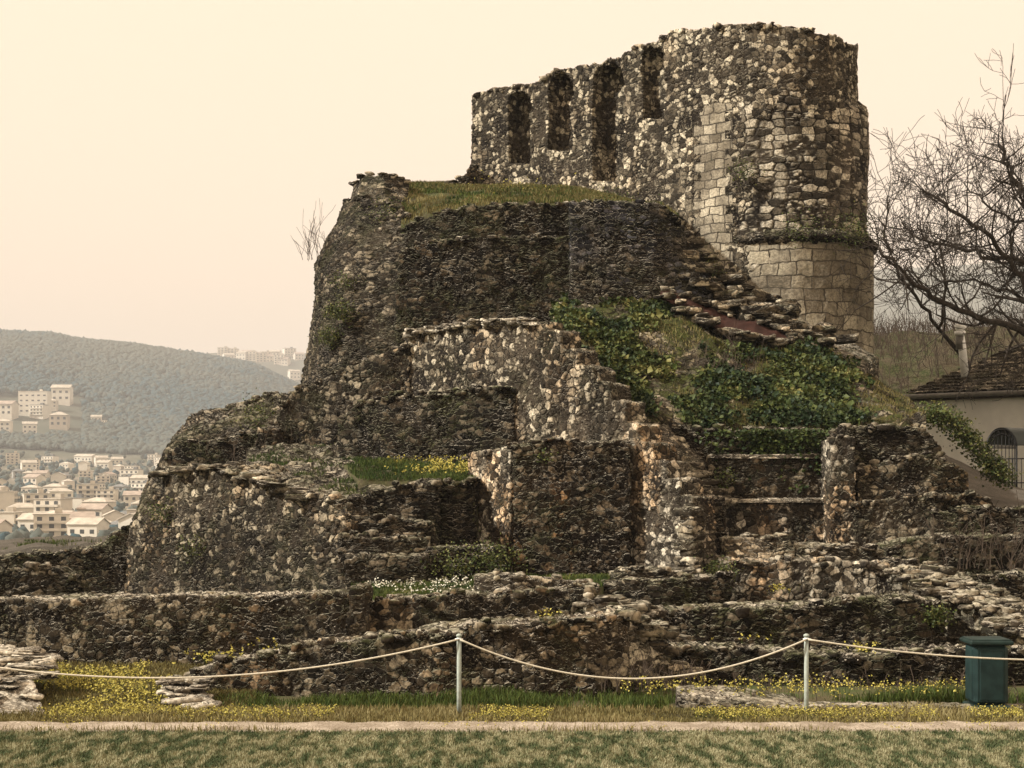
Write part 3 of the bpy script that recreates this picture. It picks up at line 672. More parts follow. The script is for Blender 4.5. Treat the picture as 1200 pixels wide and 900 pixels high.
# upper bastion
def upper(m):
    loft(m, [A([(353, 470, 41), (357, 470, 39.5), (372, 470, 38), (402, 470, 37.2), (472, 470, 36.9)]),
             A([(357, 430, 41), (362, 430, 39.5), (376, 425, 38), (404, 425, 37.3), (472, 425, 37)]),
             A([(366, 370, 41), (369, 368, 39.6), (382, 365, 38.3), (408, 365, 37.6), (472, 365, 37.3)]),
             A([(367, 312, 41.2), (371, 308, 40), (392, 304, 38.8), (422, 305, 38.1), (474, 315, 37.7)]),
             A([(389, 270, 41.2), (394, 266, 40.3), (416, 262, 39.2), (446, 268, 38.6), (477, 288, 38)]),
             A([(404, 236, 41.6), (408, 232, 40.8), (428, 230, 39.8), (456, 240, 39.2), (482, 258, 38.6)])], (0, 4, 0), jag=.16, amp=.17, seed=37)
def knob(m):
    loft(m, [A([(405, 245, 41.4), (420, 245, 40.2), (450, 250, 39.9), (478, 250, 40.2)]), A([(413, 214, 41.6), (424, 208, 40.8), (450, 207, 40.5), (476, 212, 40.9)])], (0, 1.6, 0), jag=.12, amp=.16, seed=38)
W('tall eroded rounded bastion corner on the left skyline with a knob of stone on top', 'upper', [('wall', upper, 'dark_course'), ('knob', knob, 'slab')], name='bastion_wall')
W('high dark curtain wall under the grassy plateau, left of its vertical offset', 'dark', [
  ('lower_face', lambda m: wall(m, [(466, 37.1, 300), (500, 37, 284), (560, 36.9, 279), (669, 36.9, 279)], 1.4, bot=440, jag=.05, seed=39)),
  ('upper_face', lambda m: wall(m, [(474, 37.9, 268), (500, 37.7, 256), (545, 37.5, 243), (620, 37.5, 239), (669, 37.5, 239)], 1.2, bot=300, jag=.08, seed=40))], name='curtain_wall')
W('high blue grey wall section between the vertical offset and the stone steps under the tower', 'blue_shaded', [('w', lambda m: loft(m,
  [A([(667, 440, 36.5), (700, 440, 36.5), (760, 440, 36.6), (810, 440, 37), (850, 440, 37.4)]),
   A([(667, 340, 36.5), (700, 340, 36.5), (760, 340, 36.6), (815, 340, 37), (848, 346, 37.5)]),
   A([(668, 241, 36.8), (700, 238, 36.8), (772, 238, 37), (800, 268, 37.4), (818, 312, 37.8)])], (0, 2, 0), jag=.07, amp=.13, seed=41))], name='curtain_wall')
# stone steps below tower
def steps(m):
    path = A([(800, 285, 38.3), (812, 305, 38.2), (824, 322, 38.0), (850, 345, 37.9), (900, 372, 37.8), (945, 396, 37.6), (972, 410, 37.3)])
    c = np.concatenate([[0], np.cumsum(np.linalg.norm(np.diff(path, axis=0), axis=1))]); n = 21
    for i in range(n):
        t = (i+.3)/n*c[-1]; p = np.array([np.interp(t, c, path[:, k]) for k in range(3)])
        for w in range(3):
            s = (rng.uniform(.35, .95), rng.uniform(.4, .7), rng.uniform(.12, .24))
            stones(m, [p+np.array([rng.uniform(-.75, .25)+.2*w, -.75+.35*w+rng.uniform(-.1, .1), -.06+.14*w+rng.uniform(-.04, .05)])], [s], squar=.30, tilt=.10)
    patch(m, [[(760, 330, 37.2), (830, 352, 37.2), (900, 392, 37.1), (1000, 440, 36.4)], [(775, 238, 39), (826, 308, 39.2), (880, 345, 39.4), (1030, 420, 39)]], drop=4, amp=.14)
W('flight of worn stone slabs descending right from the plateau along the foot of the tower', 'slab', [('w', steps)], name='stone_steps', cat='steps')
def steps2(m):
    rub_steps(m, [(735, 490, 31.1), (770, 520, 30.8), (800, 550, 30.4), (835, 590, 29.8)], 60, .9, 0, (.35, .7), dx=(1, .3))
    patch(m, [[(752, 512, 30.1), (785, 562, 29.4), (822, 606, 28.6)], [(790, 494, 31.2), (835, 535, 31), (858, 588, 30.6)]], drop=2.5, amp=.1)
W('tumbled slab staircase between the descending wing wall and the recessed wall', 'slab', [('w', steps2)], name='stone_steps', cat='steps')
W('recessed wall in three tiers with thin pale ledges under the ivy slope', 'rubble', [
  ('tier', lambda m: wall(m, [(828, 30.1, 588), (982, 30.1, 586)], .9, bot=680, jag=.01, amp=.04, tops=False, seed=42), 'bright'),
  ('ledge', lambda m: wall(m, [(830, 30.03, 585.5), (982, 30.03, 583.5)], .4, bot=589, jag=.0, amp=.02, tops=False, seed=42, ds=.03), 'pale'),
  ('tier', lambda m: wall(m, [(832, 30.4, 536), (982, 30.4, 534)], .9, bot=600, jag=.01, amp=.04, tops=False, seed=43), 'rubble'),
  ('ledge', lambda m: wall(m, [(832, 30.33, 533.5), (972, 30.33, 531.5)], .4, bot=537, jag=.0, amp=.02, tops=False, seed=42, ds=.03), 'pale'),
  ('tier', lambda m: wall(m, [(790, 30.8, 500), (860, 30.7, 506), (982, 30.7, 508)], .9, bot=560, jag=.05, seed=44), 'dark'),
  ('pier', lambda m: wall(m, [(815, 29.2, 584), (850, 29.3, 583)], .9, bot=690, jag=.02, amp=.03, seed=45), 'dark')])
W('large weathered wall on the right with broken corner stones and its top falling right', 'rubble', [
  ('tier', lambda m: wall(m, [(976, 29.9, 512), (990, 29.8, 500), (1040, 29.8, 499), (1080, 29.8, 501), (1096, 29.8, 514), (1104, 29.9, 532)], 1.4, bot=640, jag=.09, amp=.06, seed=46), 'dark_course'),
  ('tier', lambda m: wall(m, [(1004, 29.45, 548), (1050, 29.4, 536), (1090, 29.4, 533), (1118, 29.45, 542), (1136, 29.5, 556)], 1.0, bot=660, jag=.07, seed=146)),
  ('pier', lambda m: wall(m, [(974, 29.35, 516), (1002, 29.3, 512)], 1.0, bot=705, jag=.04, amp=.03, seed=147), 'bright'),
  ('tier', lambda m: wall(m, [(1003, 29.15, 590), (1060, 29.1, 586), (1120, 29.1, 582), (1150, 29.15, 580), (1166, 29.2, 594)], 1.3, bot=705, jag=.06, seed=148)),
  ('lower_wall', lambda m: wall(m, [(1092, 28.7, 600), (1150, 28.7, 597), (1200, 28.7, 597), (1320, 28.7, 598)], 1.4, bot=705, jag=.05, seed=47), 'dark'),
  ('step', lambda m: wall(m, [(1040, 28.2, 640), (1085, 28.2, 630), (1170, 28.2, 627), (1320, 28.2, 629)], .9, bot=705, jag=.03, seed=48), 'dark')])

# ------------------------------------------------------------------ the tower
tower = empty('tower', (6., 43., 0.), 'tall ruined stone tower on the skyline, straight flank with arched niches and rounded right side', 'tower')
plan = [(-1.31, 47.5), (2.1, 44.1), (5.6, 40.45), (6.55, 39.9), (7.6, 39.65), (8.6, 39.75), (9.4, 40.2), (10.05, 41.0), (10.3, 42.0), (10.1, 43.2), (9.3, 44.4)]
TOPY = [(553, 114), (600, 101), (650, 87), (700, 73), (740, 58), (775, 44), (800, 35), (820, 31), (860, 32), (900, 34), (950, 39), (985, 46), (1004, 53), (1020, 55)]
BOTY = [(553, 226), (650, 236), (760, 250), (780, 262), (830, 325), (1030, 330)]
def curve(plan, n):
    p = np.array(plan); c = np.concatenate([[0], np.cumsum(np.linalg.norm(np.diff(p, axis=0), axis=1))]); t = np.linspace(0, c[-1], n)
    q = np.stack([np.interp(t, c, p[:, k]) for k in range(2)], -1)
    for _ in range(12):
        q2 = q.copy(); q2[1:-1] = (q[:-2]+q[2:]+2*q[1:-1])/4; far_ = q[1:-1, 0] > 5.9; q[1:-1][far_] = q2[1:-1][far_]
    return q, c[-1]
def niche_defs(): return [(609, 13.0, 106, 192, .64), (657, 15, 88, 176, .66), (713, 18, 70, 212, .74), (766, 13.5, 53, 140, .56)]
def niche_inset(P):
    px = 600+FPX*P[:, 0]/P[:, 1]; py = HZ-FPX*(P[:, 2]-CZ)/P[:, 1]
    dn = np.array([.70, .71, 0]); out = np.zeros_like(P)
    wob = fbm(P, 3.0, 2, 9)*1.0
    for c, hw, yt, yb, dep in niche_defs():
        x = np.abs(px-c+wob*.6); inside = (x < hw) & (py < yb) & (((py-(yt+hw*1.25))/(hw*1.25))**2+(x/hw)**2 < 1) | ((x < hw) & (py >= yt+hw*1.25) & (py < yb))
        inside &= P[:, 0] < 5.2
        out[inside] += dn*dep
    # right side breaks back above a crumbled offset
    k = smooth(118, 128, py+wob*5)
    cen = np.array([8.0, 42.0]); r = P[:, :2]-cen; rl = np.linalg.norm(r, axis=1)[:, None]
    w = smooth(8.9, 10.0, P[:, 0])*(1-k)
    out[:, :2] -= r/rl*(.27*w)[:, None]
    return out
def upper_tower(mb):
    q, L = curve(plan, 300); px = 600+FPX*q[:, 0]/q[:, 1]
    px = np.where(np.arange(300) > np.argmax(px), 1018, px)
    zt = CZ+(HZ-lerp_px(TOPY, px))/FPX*q[:, 1]; zb = CZ+(HZ-lerp_px(BOTY, px))/FPX*q[:, 1]
    zt = np.where(px >= 1017, 15.5, zt); zb = np.where(px >= 1000, 9.2, zb)
    top = np.stack([q[:, 0], q[:, 1], zt], -1); bot = np.stack([q[:, 0], q[:, 1], zb-.6], -1)
    # normals inwards for the thickness: use one lofted shell with a per-column shift
    N = int(L/.04); t = np.linspace(0, 299, N)
    T = np.stack([np.interp(t, np.arange(300), top[:, k]) for k in range(3)], -1); B = np.stack([np.interp(t, np.arange(300), bot[:, k]) for k in range(3)], -1)
    Mv = 190; w = np.linspace(0, 1, Mv)[:, None, None]; F = B*(1-w)+T*w
    tg = np.gradient(T[:, :2], axis=0); tg /= np.linalg.norm(tg, axis=1)[:, None]; inn = np.stack([-tg[:, 1], tg[:, 0], 0*tg[:, 0]], -1)
    for _ in range(40): inn[1:-1] = (inn[:-2]+inn[2:])/2
    thick = 1.25
    tops_ = [T+inn*thick*a for a in np.linspace(0, 1, 16)[1:]]
    backs = [T*(1-a)+B*a+inn*thick for a in np.linspace(0, 1, 60)[1:]]
    ring = np.concatenate([F, np.array(tops_), np.array(backs)]); Rn = len(ring)
    V = ring.reshape(-1, 3).copy(); V[:(Mv+15)*N] += niche_inset(V[:(Mv+15)*N]); P = V.copy()
    hw = np.concatenate([np.linspace(0, 1, Mv), np.ones(15), np.linspace(1, 0, 60)[1:]]); hw = np.repeat(hw, N)
    d = np.stack([fbm(P, .8, 4, 60+s) for s in range(3)], -1)*.075
    pf = P*np.array([1, 1, 0]); d[:, 2] += (fbm(pf, 1.3, 3, 77)*.16+(_hash(np.floor(P[:, 0]/.3), np.floor(P[:, 1]/.35), np.zeros(len(P)), 6)-.5)*.10)*hw**10
    V += d
    q4 = grid_quads(Rn, N)
    # end caps: strips closing front to back at both ends
    cap = []
    for col, fl in ((0, 1), (N-1, 0)):
        f = np.arange(Mv)*N+col; b = (Rn-1-np.round(np.linspace(0, 58, Mv)).astype(int))*N+col
        qq = np.stack([f[:-1], b[:-1], b[1:], f[1:]], -1); cap.append(qq if not fl else qq[:, ::-1])
    run = np.concatenate([[0], np.cumsum(np.linalg.norm(np.diff(T[:, :2], axis=0), axis=1))])
    mb.add(V, q=q4, pos=P, rnd=np.tile(run, Rn)); mb.q.append(np.concatenate(cap))
    n = 150; k = rng.integers(0, N, n); pts = T[k]+niche_inset(T[k])+inn[k]*rng.uniform(0, .5, (n, 1)); pts[:, 2] += fbm(pts*np.array([1, 1, 0]), 1.3, 3, 77)*.16+rng.uniform(-.06, .04, n)
    pts = pts[pts[:, 0] < 9.5]; n = len(pts)
    stones(mb, pts, np.stack([rng.uniform(.16, .36, n), rng.uniform(.16, .34, n), rng.uniform(.09, .18, n)], -1))
mb = MB(); upper_tower(mb); tw = mb.build('wall', M['tower'], tower); tw.data.materials.append(M['tower_course']); tw.data.materials.append(M['quoin'])
cc = np.empty(len(tw.data.polygons)*3); tw.data.polygons.foreach_get('center', cc); cc = cc.reshape(-1, 3)+np.array([6., 43., 0])
ar = np.empty(len(tw.data.polygons)); tw.data.polygons.foreach_get('area', ar); tw.data.polygons.foreach_set('use_smooth', ar < .0055)
cz_ = fbm(cc, .9, 3, 21)
mi = ((cc[:, 0]+fbm(cc, 1.2, 2, 3)*.5 > 6.3) & (cc[:, 2] < 13.4+fbm(cc, .7, 3, 4)*1.4)).astype(np.int32); tooth = np.where(np.floor(cc[:, 2]/.26) % 2 > 0, .62, .40); mi[(np.abs(cc[:, 0]-5.62) < tooth*.78) & (cc[:, 1] < 41.6) & (cc[:, 2] < 13.6+cz_*.8)] = 2; tw.data.polygons.foreach_set('material_index', mi)
# the blocked back of every niche, set deep in the wall
for c, hw, yt, yb, dep in niche_defs():
    mb = MB(); t_ = [(x-600)/FPX for x in (c-hw-3, c+hw+3)]
    a, b = np.array(plan[0]), np.array(plan[2]); pts = []
    for u in t_:
        # intersection of the view line with the wall line, pushed in to the niche's depth
        dv = b-a; s = (u*a[1]-a[0])/(dv[0]-u*dv[1]); p = a+dv*s+np.array([.70, .71])*(dep-.06); pts.append(p)
    dmid = (pts[0][1]+pts[1][1])/2
    zt = CZ+(HZ-yt+3)/FPX*dmid; zb = CZ+(HZ-yb-3)/FPX*dmid
    loft(mb, [[(pts[0][0], pts[0][1], zb), (pts[1][0], pts[1][1], zb)], [(pts[0][0], pts[0][1], zt), (pts[1][0], pts[1][1], zt)]], (.14, .14, 0), jag=0, amp=.05, tops=False, seed=80)
    mb.build('arched_niche', M['tower'], tower)
plan2 = [(5.3, 41.3), (5.9, 40.5), (6.6, 39.85), (7.7, 39.5), (8.75, 39.6), (9.5, 40.05), (10.15, 40.95), (10.45, 42.0), (10.25, 43.2), (9.4, 44.5)]
def ringwall(mb, plan, z0, z1, thick, amp, ds=.045, seed=90, smoothn=40, bulge=0.):
    p = np.array(plan); c = np.concatenate([[0], np.cumsum(np.linalg.norm(np.diff(p, axis=0), axis=1))]); N = int(c[-1]/ds); t = np.linspace(0, c[-1], N)
    q = np.stack([np.interp(t, c, p[:, k]) for k in range(2)], -1)
    for _ in range(smoothn): q[1:-1] = (q[:-2]+q[2:]+2*q[1:-1])/4
    tg = np.gradient(q, axis=0); tg /= np.linalg.norm(tg, axis=1)[:, None]; inn = np.stack([-tg[:, 1], tg[:, 0]], -1)
    Mv = max(6, int((z1-z0)/ds)); zz = np.linspace(z0, z1, Mv); rows = []
    for z in zz:
        o = bulge*math.sin(math.pi*(z-z0)/(z1-z0)); rows.append(np.column_stack([q-inn*o, np.full(N, z)]))
    for a in np.linspace(0, 1, 8)[1:]: rows.append(np.column_stack([q+inn*thick*a, np.full(N, z1)]))
    for z in zz[::-1][1:]: rows.append(np.column_stack([q+inn*thick, np.full(N, z)]))
    ring = np.array(rows); V = ring.reshape(-1, 3); P = V.copy(); V = V+np.stack([fbm(P, .9, 4, seed+s) for s in range(3)], -1)*amp
    qd = grid_quads(len(rows), N); cap = []
    mb.add(V, q=qd, pos=P, rnd=np.tile(t, len(rows)))
mb = MB(); ringwall(mb, plan2, 4.5, 9.55, 1.2, .06); mb.build('ashlar_base', M['ashlar'], tower)
mb = MB(); ringwall(mb, plan2, 9.50, 9.86, .8, .05, bulge=.14, seed=95); stn = 26
mb.build('string_course', M['dark'], tower)
# low remnant beside the tower's far end
W('small broken wall remnant beside the left end of the tower', 'rubble', [('w', lambda m: (wall(m, [(478, 46.5, 217), (520, 46.5, 217), (538, 46.6, 213)], .8, bot=240, seed=49), wall(m, [(536, 46.4, 208), (546, 46.4, 204), (548, 46.4, 196), (556, 46.6, 194)], .8, bot=240, jag=.04, seed=50)))])

# rusty strip on the ivy slope
mb = MB()
cs = [A([(770, 352, 36.9), (822, 380, 36.3), (872, 403, 36.1), (922, 407, 36.2)])+np.array([0, -.35, .12]), A([(776, 348, 37.3), (826, 364, 37.2), (876, 381, 37.0), (928, 403, 36.9)])+np.array([0, -.35, .14])]
cs = [c_+0 for c_ in cs]; G, L = resample_rows(cs, 90); G[0][:, 1] += fbm(G[0], 1.2, 4, 5)*.7; G[1][:, 1] += fbm(G[1], 1.4, 4, 9)*.5; V = np.stack([G[0]*(1-w)+G[1]*w for w in np.linspace(0, 1, 10)])
V[..., 2] += fbm(V.reshape(-1, 3), 1.6, 4, 4).reshape(10, 90)*.16-.05
V2 = V.copy(); V2[..., 2] -= .05
n_ = 900; top_q = grid_quads(10, 90); bot_q = grid_quads(10, 90, n_, True)
b = np.concatenate([np.arange(90), 90*np.arange(1, 10)+89, 9*90+np.arange(88, -1, -1), 90*np.arange(8, 0, -1)]); k = np.roll(b, -1)
mb.add(np.concatenate([V.reshape(-1, 3), V2.reshape(-1, 3)]), q=np.concatenate([top_q, bot_q, np.stack([b, b+n_, k+n_, k], -1)]))
tag(mb.build('metal_sheet', M['rust']), 'rust brown sheet lying on the slope between ivy and stone steps', 'sheet')

mb = MB(); q = np.concatenate([G[0][rng.integers(0, 90, 46)], G[1][rng.integers(0, 90, 30)]])+rng.normal(0, .10, (76, 3))*np.array([1, 1, .3]); q[:, 2] -= .02
stones(mb, q, np.stack([rng.uniform(.12, .5, 76), rng.uniform(.12, .35, 76), rng.uniform(.06, .16, 76)], -1), squar=.45, tilt=.2)
tag(mb.build('loose_stones', M['slab']), 'loose stones strewn along the edges of the rust brown sheet', 'stones', kind='stuff')

# ------------------------------------------------------------------ rope fence
posts = [(-170, 838), (538, 838), (945, 838), (1540, 838)]
PY = 18.9
def ptop(px): return np.array([(px-600)/FPX*PY, PY, 1.03])
labels = {538: 'slim pale grey post standing in front of the low wall, nearer the middle', 945: 'slim pale grey post standing left of the green bin', -170: 'slim rope post out of view beyond the left edge', 1540: 'slim rope post out of view beyond the right edge'}
for px, _ in posts:
    p = ptop(px); e = empty('rope_post', (p[0], PY, 0), labels[px], 'post', 'posts of the rope barrier')
    mb = MB(); tube(mb, [(p[0], PY, -.05), (p[0], PY, .3), (p[0], PY, 1.04)], [.031, .030, .030], 12); mb.build('shaft', M['post'], e)
    mb = MB(); tube(mb, [(p[0], PY, 1.035), (p[0], PY, 1.055), (p[0], PY, 1.07)], [.040, .038, .015], 12); mb.build('cap', M['post'], e)
    mb = MB(); tube(mb, [(p[0]-.05, PY-.03, 1.0), (p[0], PY-.045, 1.01), (p[0]+.05, PY-.03, 1.0)], .012, 6); mb.build('rope_clip', M['metal'], e)
def rope(x0, x1, z0, z1, sag, label):
    t = np.linspace(0, 1, 60); x = x0+(x1-x0)*t; z = z0+(z1-z0)*t-sag*4*t*(1-t)
    mb = MB(); tube(mb, np.stack([x, np.full(60, PY-.045), z], -1), .0125, 6); tag(mb.build('rope', M['rope']), label, 'rope', 'spans of the rope barrier')
xs = [ptop(p[0])[0] for p in posts]
rope(xs[0], xs[1]-.01, 1.0, 1.0, .50, 'sagging pale rope span left of both posts')
rope(xs[1]+.01, xs[2]-.01, 1.0, 1.0, .51, 'sagging pale rope span between the two posts')
rope(xs[2]+.01, xs[3], 1.0, .98, .26, 'pale rope span right of both posts, passing in front of the bin')

# green bin
bx = (1156-600)/FPX*19.05
BY = 19.32; bx = (1156-600)/FPX*BY
bin_ = empty('litter_bin', (bx, BY, 0), 'dark green square litter bin with a rim lid, at the right behind the rope', 'bin')
mb = MB(); box(mb, (bx, BY, .50), (.46, .42, .80), 0, .05)
for s_ in (-1, 1): box(mb, (bx, BY+s_*.212, .50), (.31, .016, .66), 0, .006); box(mb, (bx+s_*.232, BY, .50), (.016, .28, .66), 0, .006)
mb.build('body', M['bin'], bin_, shade=False)
mb = MB(); box(mb, (bx, BY, .925), (.57, .50, .055), 0, .015); box(mb, (bx, BY, .955), (.52, .44, .03), 0, .010); mb.build('lid', M['bin_dark'], bin_, shade=False)
mb = MB(); box(mb, (bx, BY, .05), (.51, .46, .10), 0, .02); mb.build('base', M['bin_dark'], bin_, shade=False)

# ------------------------------------------------------------------ house on the right
hs = empty('house', (13.5, 45, 0), 'white rendered house with stone slate roof at the right edge', 'house')
w0 = np.array(H(1075, 0, 46))[:2]; w1 = np.array(H(1290, 0, 42.0))[:2]; dv = w1-w0; L = np.linalg.norm(dv); dv /= L; nv = np.array([-dv[1], dv[0]])
Ze = 5.78
def quadbox(mb, p, ln, dp, z0, z1, off=0):
    a = p+nv*off; c = [a, a+dv*ln, a+dv*ln+nv*dp, a+nv*dp]
    v = [(x[0], x[1], z0) for x in c]+[(x[0], x[1], z1) for x in c]
    mb.add(v, q=[[3, 2, 1, 0], [4, 5, 6, 7], [0, 1, 5, 4], [1, 2, 6, 5], [2, 3, 7, 6], [3, 0, 4, 7]])
mb = MB(); quadbox(mb, w0, L, 7, 0, Ze-.12); mb.build('wall', M['render'], hs, shade=False)
# hipped roof: front plane and left hip plane of stepped slates
mb = MB()
def hp(u, v, z): q = w0+dv*u+nv*v; return (q[0], q[1], z)
ov = .35
Aa, Bb, Cc, Dd = hp(-ov, -ov, Ze-.05), hp(L+1, -ov, Ze-.05), hp(L+1, 3.5, Ze+2.15), hp(3.2, 3.5, Ze+2.15); Ee = hp(-ov, 7+ov, Ze-.05)
def slope(p00, p10, p11, p01, n, m_):
    u = np.linspace(0, 1, n)[None, :, None]; rows = []; p00, p10, p11, p01 = map(np.array, (p00, p10, p11, p01))
    for r in range(m_):
        for e in (0, 1):
            w = (r+e*.98)/m_; row = ((p00*(1-w)+p01*w)[None]*(1-u[0])+(p10*(1-w)+p11*w)[None]*u[0]); row = row.copy(); row[:, 2] += (.06 if e == 0 else .0)+rng.uniform(-.015, .015, n); rows.append(row)
    G = np.array(rows); return G
for a, b, c, d, n in ((Aa, Bb, Cc, Dd, 260), (Ee, Aa, Dd, Dd, 160)):
    G = slope(a, b, c, d, n, 20); mb.add(G.reshape(-1, 3), q=grid_quads(G.shape[0], n))
back = [hp(-ov, 7+ov, Ze-.05), hp(L+1, 7+ov, Ze-.05), Cc, Dd]
mb.add(back, q=[[0, 3, 2, 1]])
mb.add([Aa, Bb, hp(L+1, 7+ov, Ze-.05), Ee], q=[[0, 1, 2, 3]])
roof = mb.build('roof', M['slate'], hs, shade=False)
mb = MB(); tube(mb, [hp(-ov-.02, -ov-.07, Ze-.12), hp(L*.5, -ov-.07, Ze-.13), hp(L+1, -ov-.07, Ze-.14)], .075, 8); mb.build('gutter', M['gutter'], hs)
mb = MB(); q = hp(L*.5, -.17, Ze-.21); box(mb, q, (L+.4, .30, .10), math.atan2(dv[1], dv[0]), .01); mb.build('eaves', M['bark'], hs, shade=False)
fl = np.array(H(1131, 432, 45.6)); ft = np.array(H(1125, 389, 45.6))
mb = MB(); tube(mb, [fl-np.array([0, 0, .25]), fl*.5+ft*.5, ft], [.13, .125, .12], 12); flue = mb.build('flue_pipe', M['metal'], hs)
mb = MB(); tube(mb, [ft+np.array([0, 0, -.10]), ft+np.array([0, 0, .02])], [.17, .17], 12)
tube(mb, [ft+np.array([-.12, 0, .12]), ft+np.array([0, 0, .17]), ft+np.array([.16, 0, .10])], [.12, .14, .08], 10); mb.build('cowl', M['metal'], hs)
mb = MB(); tube(mb, [ft+np.array([0, 0, -.55]), ft+np.array([0, 0, -.12])], [.133, .133], 12); mb.build('collar', M['gutter'], hs)
# arched canopy with iron ring
ce = empty('entrance_canopy', H(1190, 612, 41), 'barrel shaped entrance canopy on black iron arches by the white house', 'canopy')
def arch(px, d, r, z, n=20):
    c = np.array(H(px, 0, d)); a = np.linspace(0, math.pi, n); return np.stack([c[0]-r*np.cos(a), np.full(n, d), z+r*1.15*np.sin(a)], -1)
zc = H(0, 524, 41)[2]; a0 = arch(1174, 39.6, .40, zc); a1 = arch(1248, 41.4, .40, zc)
for a in (a0, a1):
    mb = MB(); tube(mb, a, .03, 6); tube(mb, a*np.array([1, 1, 1])*0+np.stack([a[:, 0].mean()+(a[:, 0]-a[:, 0].mean())*.72, a[:, 1], zc+(a[:, 2]-zc)*.72], -1), .018, 6)
    for k in range(2, 18, 3):
        q = np.array([a[:, 0].mean()+(a[k, 0]-a[:, 0].mean())*.72, a[k, 1], zc+(a[k, 2]-zc)*.72]); tube(mb, [a[k], q], .012, 5)
    tube(mb, [a[0], a[-1]], .016, 6); mb.build('arch', M['iron'], ce)
    for e in (0, -1):
        mb = MB(); tube(mb, [a[e], (a[e][0], a[e][1], zc-2.1)], .03, 6); mb.build('leg', M['iron'], ce)
mb = MB(); G = np.stack([a0*(1-w)+a1*w for w in np.linspace(0, 1, 8)])+np.array([0, 0, .035]); G2 = G+np.array([0, 0, .015])
mb.add(G.reshape(-1, 3), q=grid_quads(8, 20)); mb.add(G2.reshape(-1, 3), q=grid_quads(8, 20, 0, True)); mb.build('cover', M['canopy'], ce)
mb = MB()
for k in range(1, 12):
    a_ = math.pi*k/12; x_ = a0[:, 0].mean()-.40*math.cos(a_); tube(mb, [(x_, 39.6, zc+.42*math.sin(a_)), (x_, 39.6, zc-1.9)], .012, 5)
for z_ in (zc-.05, zc-.9, zc-1.8): tube(mb, [(a0[0][0], 39.6, z_), (a0[-1][0], 39.6, z_)], .02, 5)
mb.build('gate_grille', M['iron'], ce)
mb = MB()
for z in (zc-.35, zc-1.0): tube(mb, [H(1157, 0, 39.5)[:2]+(z,), H(1215, 0, 39)[:2]+(z,)], .018, 6)
for px in range(1157, 1216, 5): tube(mb, [H(px, 0, 39.3)[:2]+(zc-.35,), H(px, 0, 39.3)[:2]+(zc-1.15,)], .011, 5)
tube(mb, [H(1157, 0, 39.5)[:2]+(zc-.35,), H(1178, 0, 39.4)[:2]+(zc-1.0,)], .011, 5); tube(mb, [H(1157, 0, 39.5)[:2]+(zc-1.0,), H(1178, 0, 39.4)[:2]+(zc-.35,)], .011, 5)
tag(mb.build('railing', M['iron']), 'black iron railing in front of the entrance canopy', 'railing')

# ------------------------------------------------------------------ bare trees
def grow(mb, p, d, ln, r, depth, spread=.55, up=.08, minr=.006, lean=(0, 0, 0)):
    n = 5; pts = [np.array(p, float)]; dd_ = np.array(d, float); dd_ /= np.linalg.norm(dd_)
    for i in range(n-1):
        dd_ = dd_+rng.standard_normal(3)*.14+np.array([0, 0, up])*.5+np.array(lean)*.1; dd_ /= np.linalg.norm(dd_); pts.append(pts[-1]+dd_*ln/(n-1))
    r1 = max(r*.62, minr); tube(mb, pts, np.linspace(r, r1, n), 6 if r > .05 else (4 if r > .015 else 3), cap=False)
    if depth <= 0: return
    k = rng.integers(2, 4) if depth > 1 else rng.integers(2, 5)
    for i in range(k):
        j = int(rng.integers(1, n)); nd = dd_*.7+rng.standard_normal(3)*spread+np.array([0, 0, up]); nd[1] *= .75
        grow(mb, pts[j], nd, ln*rng.uniform(.55, .85), max(r1*rng.uniform(.5, .8), minr), depth-1, spread, up, minr, lean)
def tree(label, trunk, limbs, d, depth, group='bare trees on the right', mr=.007):
    base = np.array(H(trunk[0][0], trunk[0][1], trunk[0][2])); e = empty('bare_tree', tuple(base), label, 'tree', group)
    mb = MB(); tube(mb, A(trunk), np.linspace(.30, .16, len(trunk))*(1 if d < 43 else .35), 10); mb.build('trunk', M['bark'], e)
    mb = MB()
    for L_, r in limbs:
        P_ = A(L_); rr = np.linspace(r, r*.35, len(P_))
        # smooth with jitter
        t = np.linspace(0, len(P_)-1, len(P_)*4); Q = np.stack([np.interp(t, np.arange(len(P_)), P_[:, k]) for k in range(3)], -1); Q[1:-1] += rng.standard_normal((len(Q)-2, 3))*.05
        R_ = np.interp(t, np.arange(len(P_)), rr); tube(mb, Q, R_, 7)
        for i in range(3, len(Q)):
            for _ in range(1+(i % 2)):
                dr = (Q[i]-Q[i-1]); dr /= np.linalg.norm(dr); dr = dr*.6+rng.standard_normal(3)*.7+np.array([0, 0, .15])
                grow(mb, Q[i], dr, rng.uniform(.8, 1.7), max(R_[i]*.42, .014), depth, minr=mr)
    mb.build('branches', M['bark'], e); return e
tree('large bare tree whose thick dark limb hangs over the slate roof at the right edge',
     [(1330, 640, 41), (1320, 520, 41), (1290, 430, 40.5)], [
     ([(1290, 430, 40.5), (1240, 400, 40), (1190, 388, 39.5), (1140, 368, 39), (1095, 350, 38.6), (1060, 320, 38.4), (1030, 290, 38.2)], .12),
     ([(1290, 430, 40.5), (1265, 340, 40.5), (1225, 270, 40), (1190, 215, 40), (1170, 170, 40)], .14),
     ([(1215, 394, 39.8), (1200, 330, 39.5), (1165, 280, 39.2), (1120, 245, 39), (1085, 225, 39)], .09),
     ([(1265, 340, 40.5), (1220, 310, 40), (1160, 300, 39.5), (1110, 290, 39), (1070, 275, 39)], .08),
     ([(1240, 400, 40), (1200, 350, 41), (1150, 330, 41.5), (1100, 330, 41.5)], .06), ([(1225, 270, 40), (1180, 255, 40), (1130, 215, 40)], .05)], 40, 3)
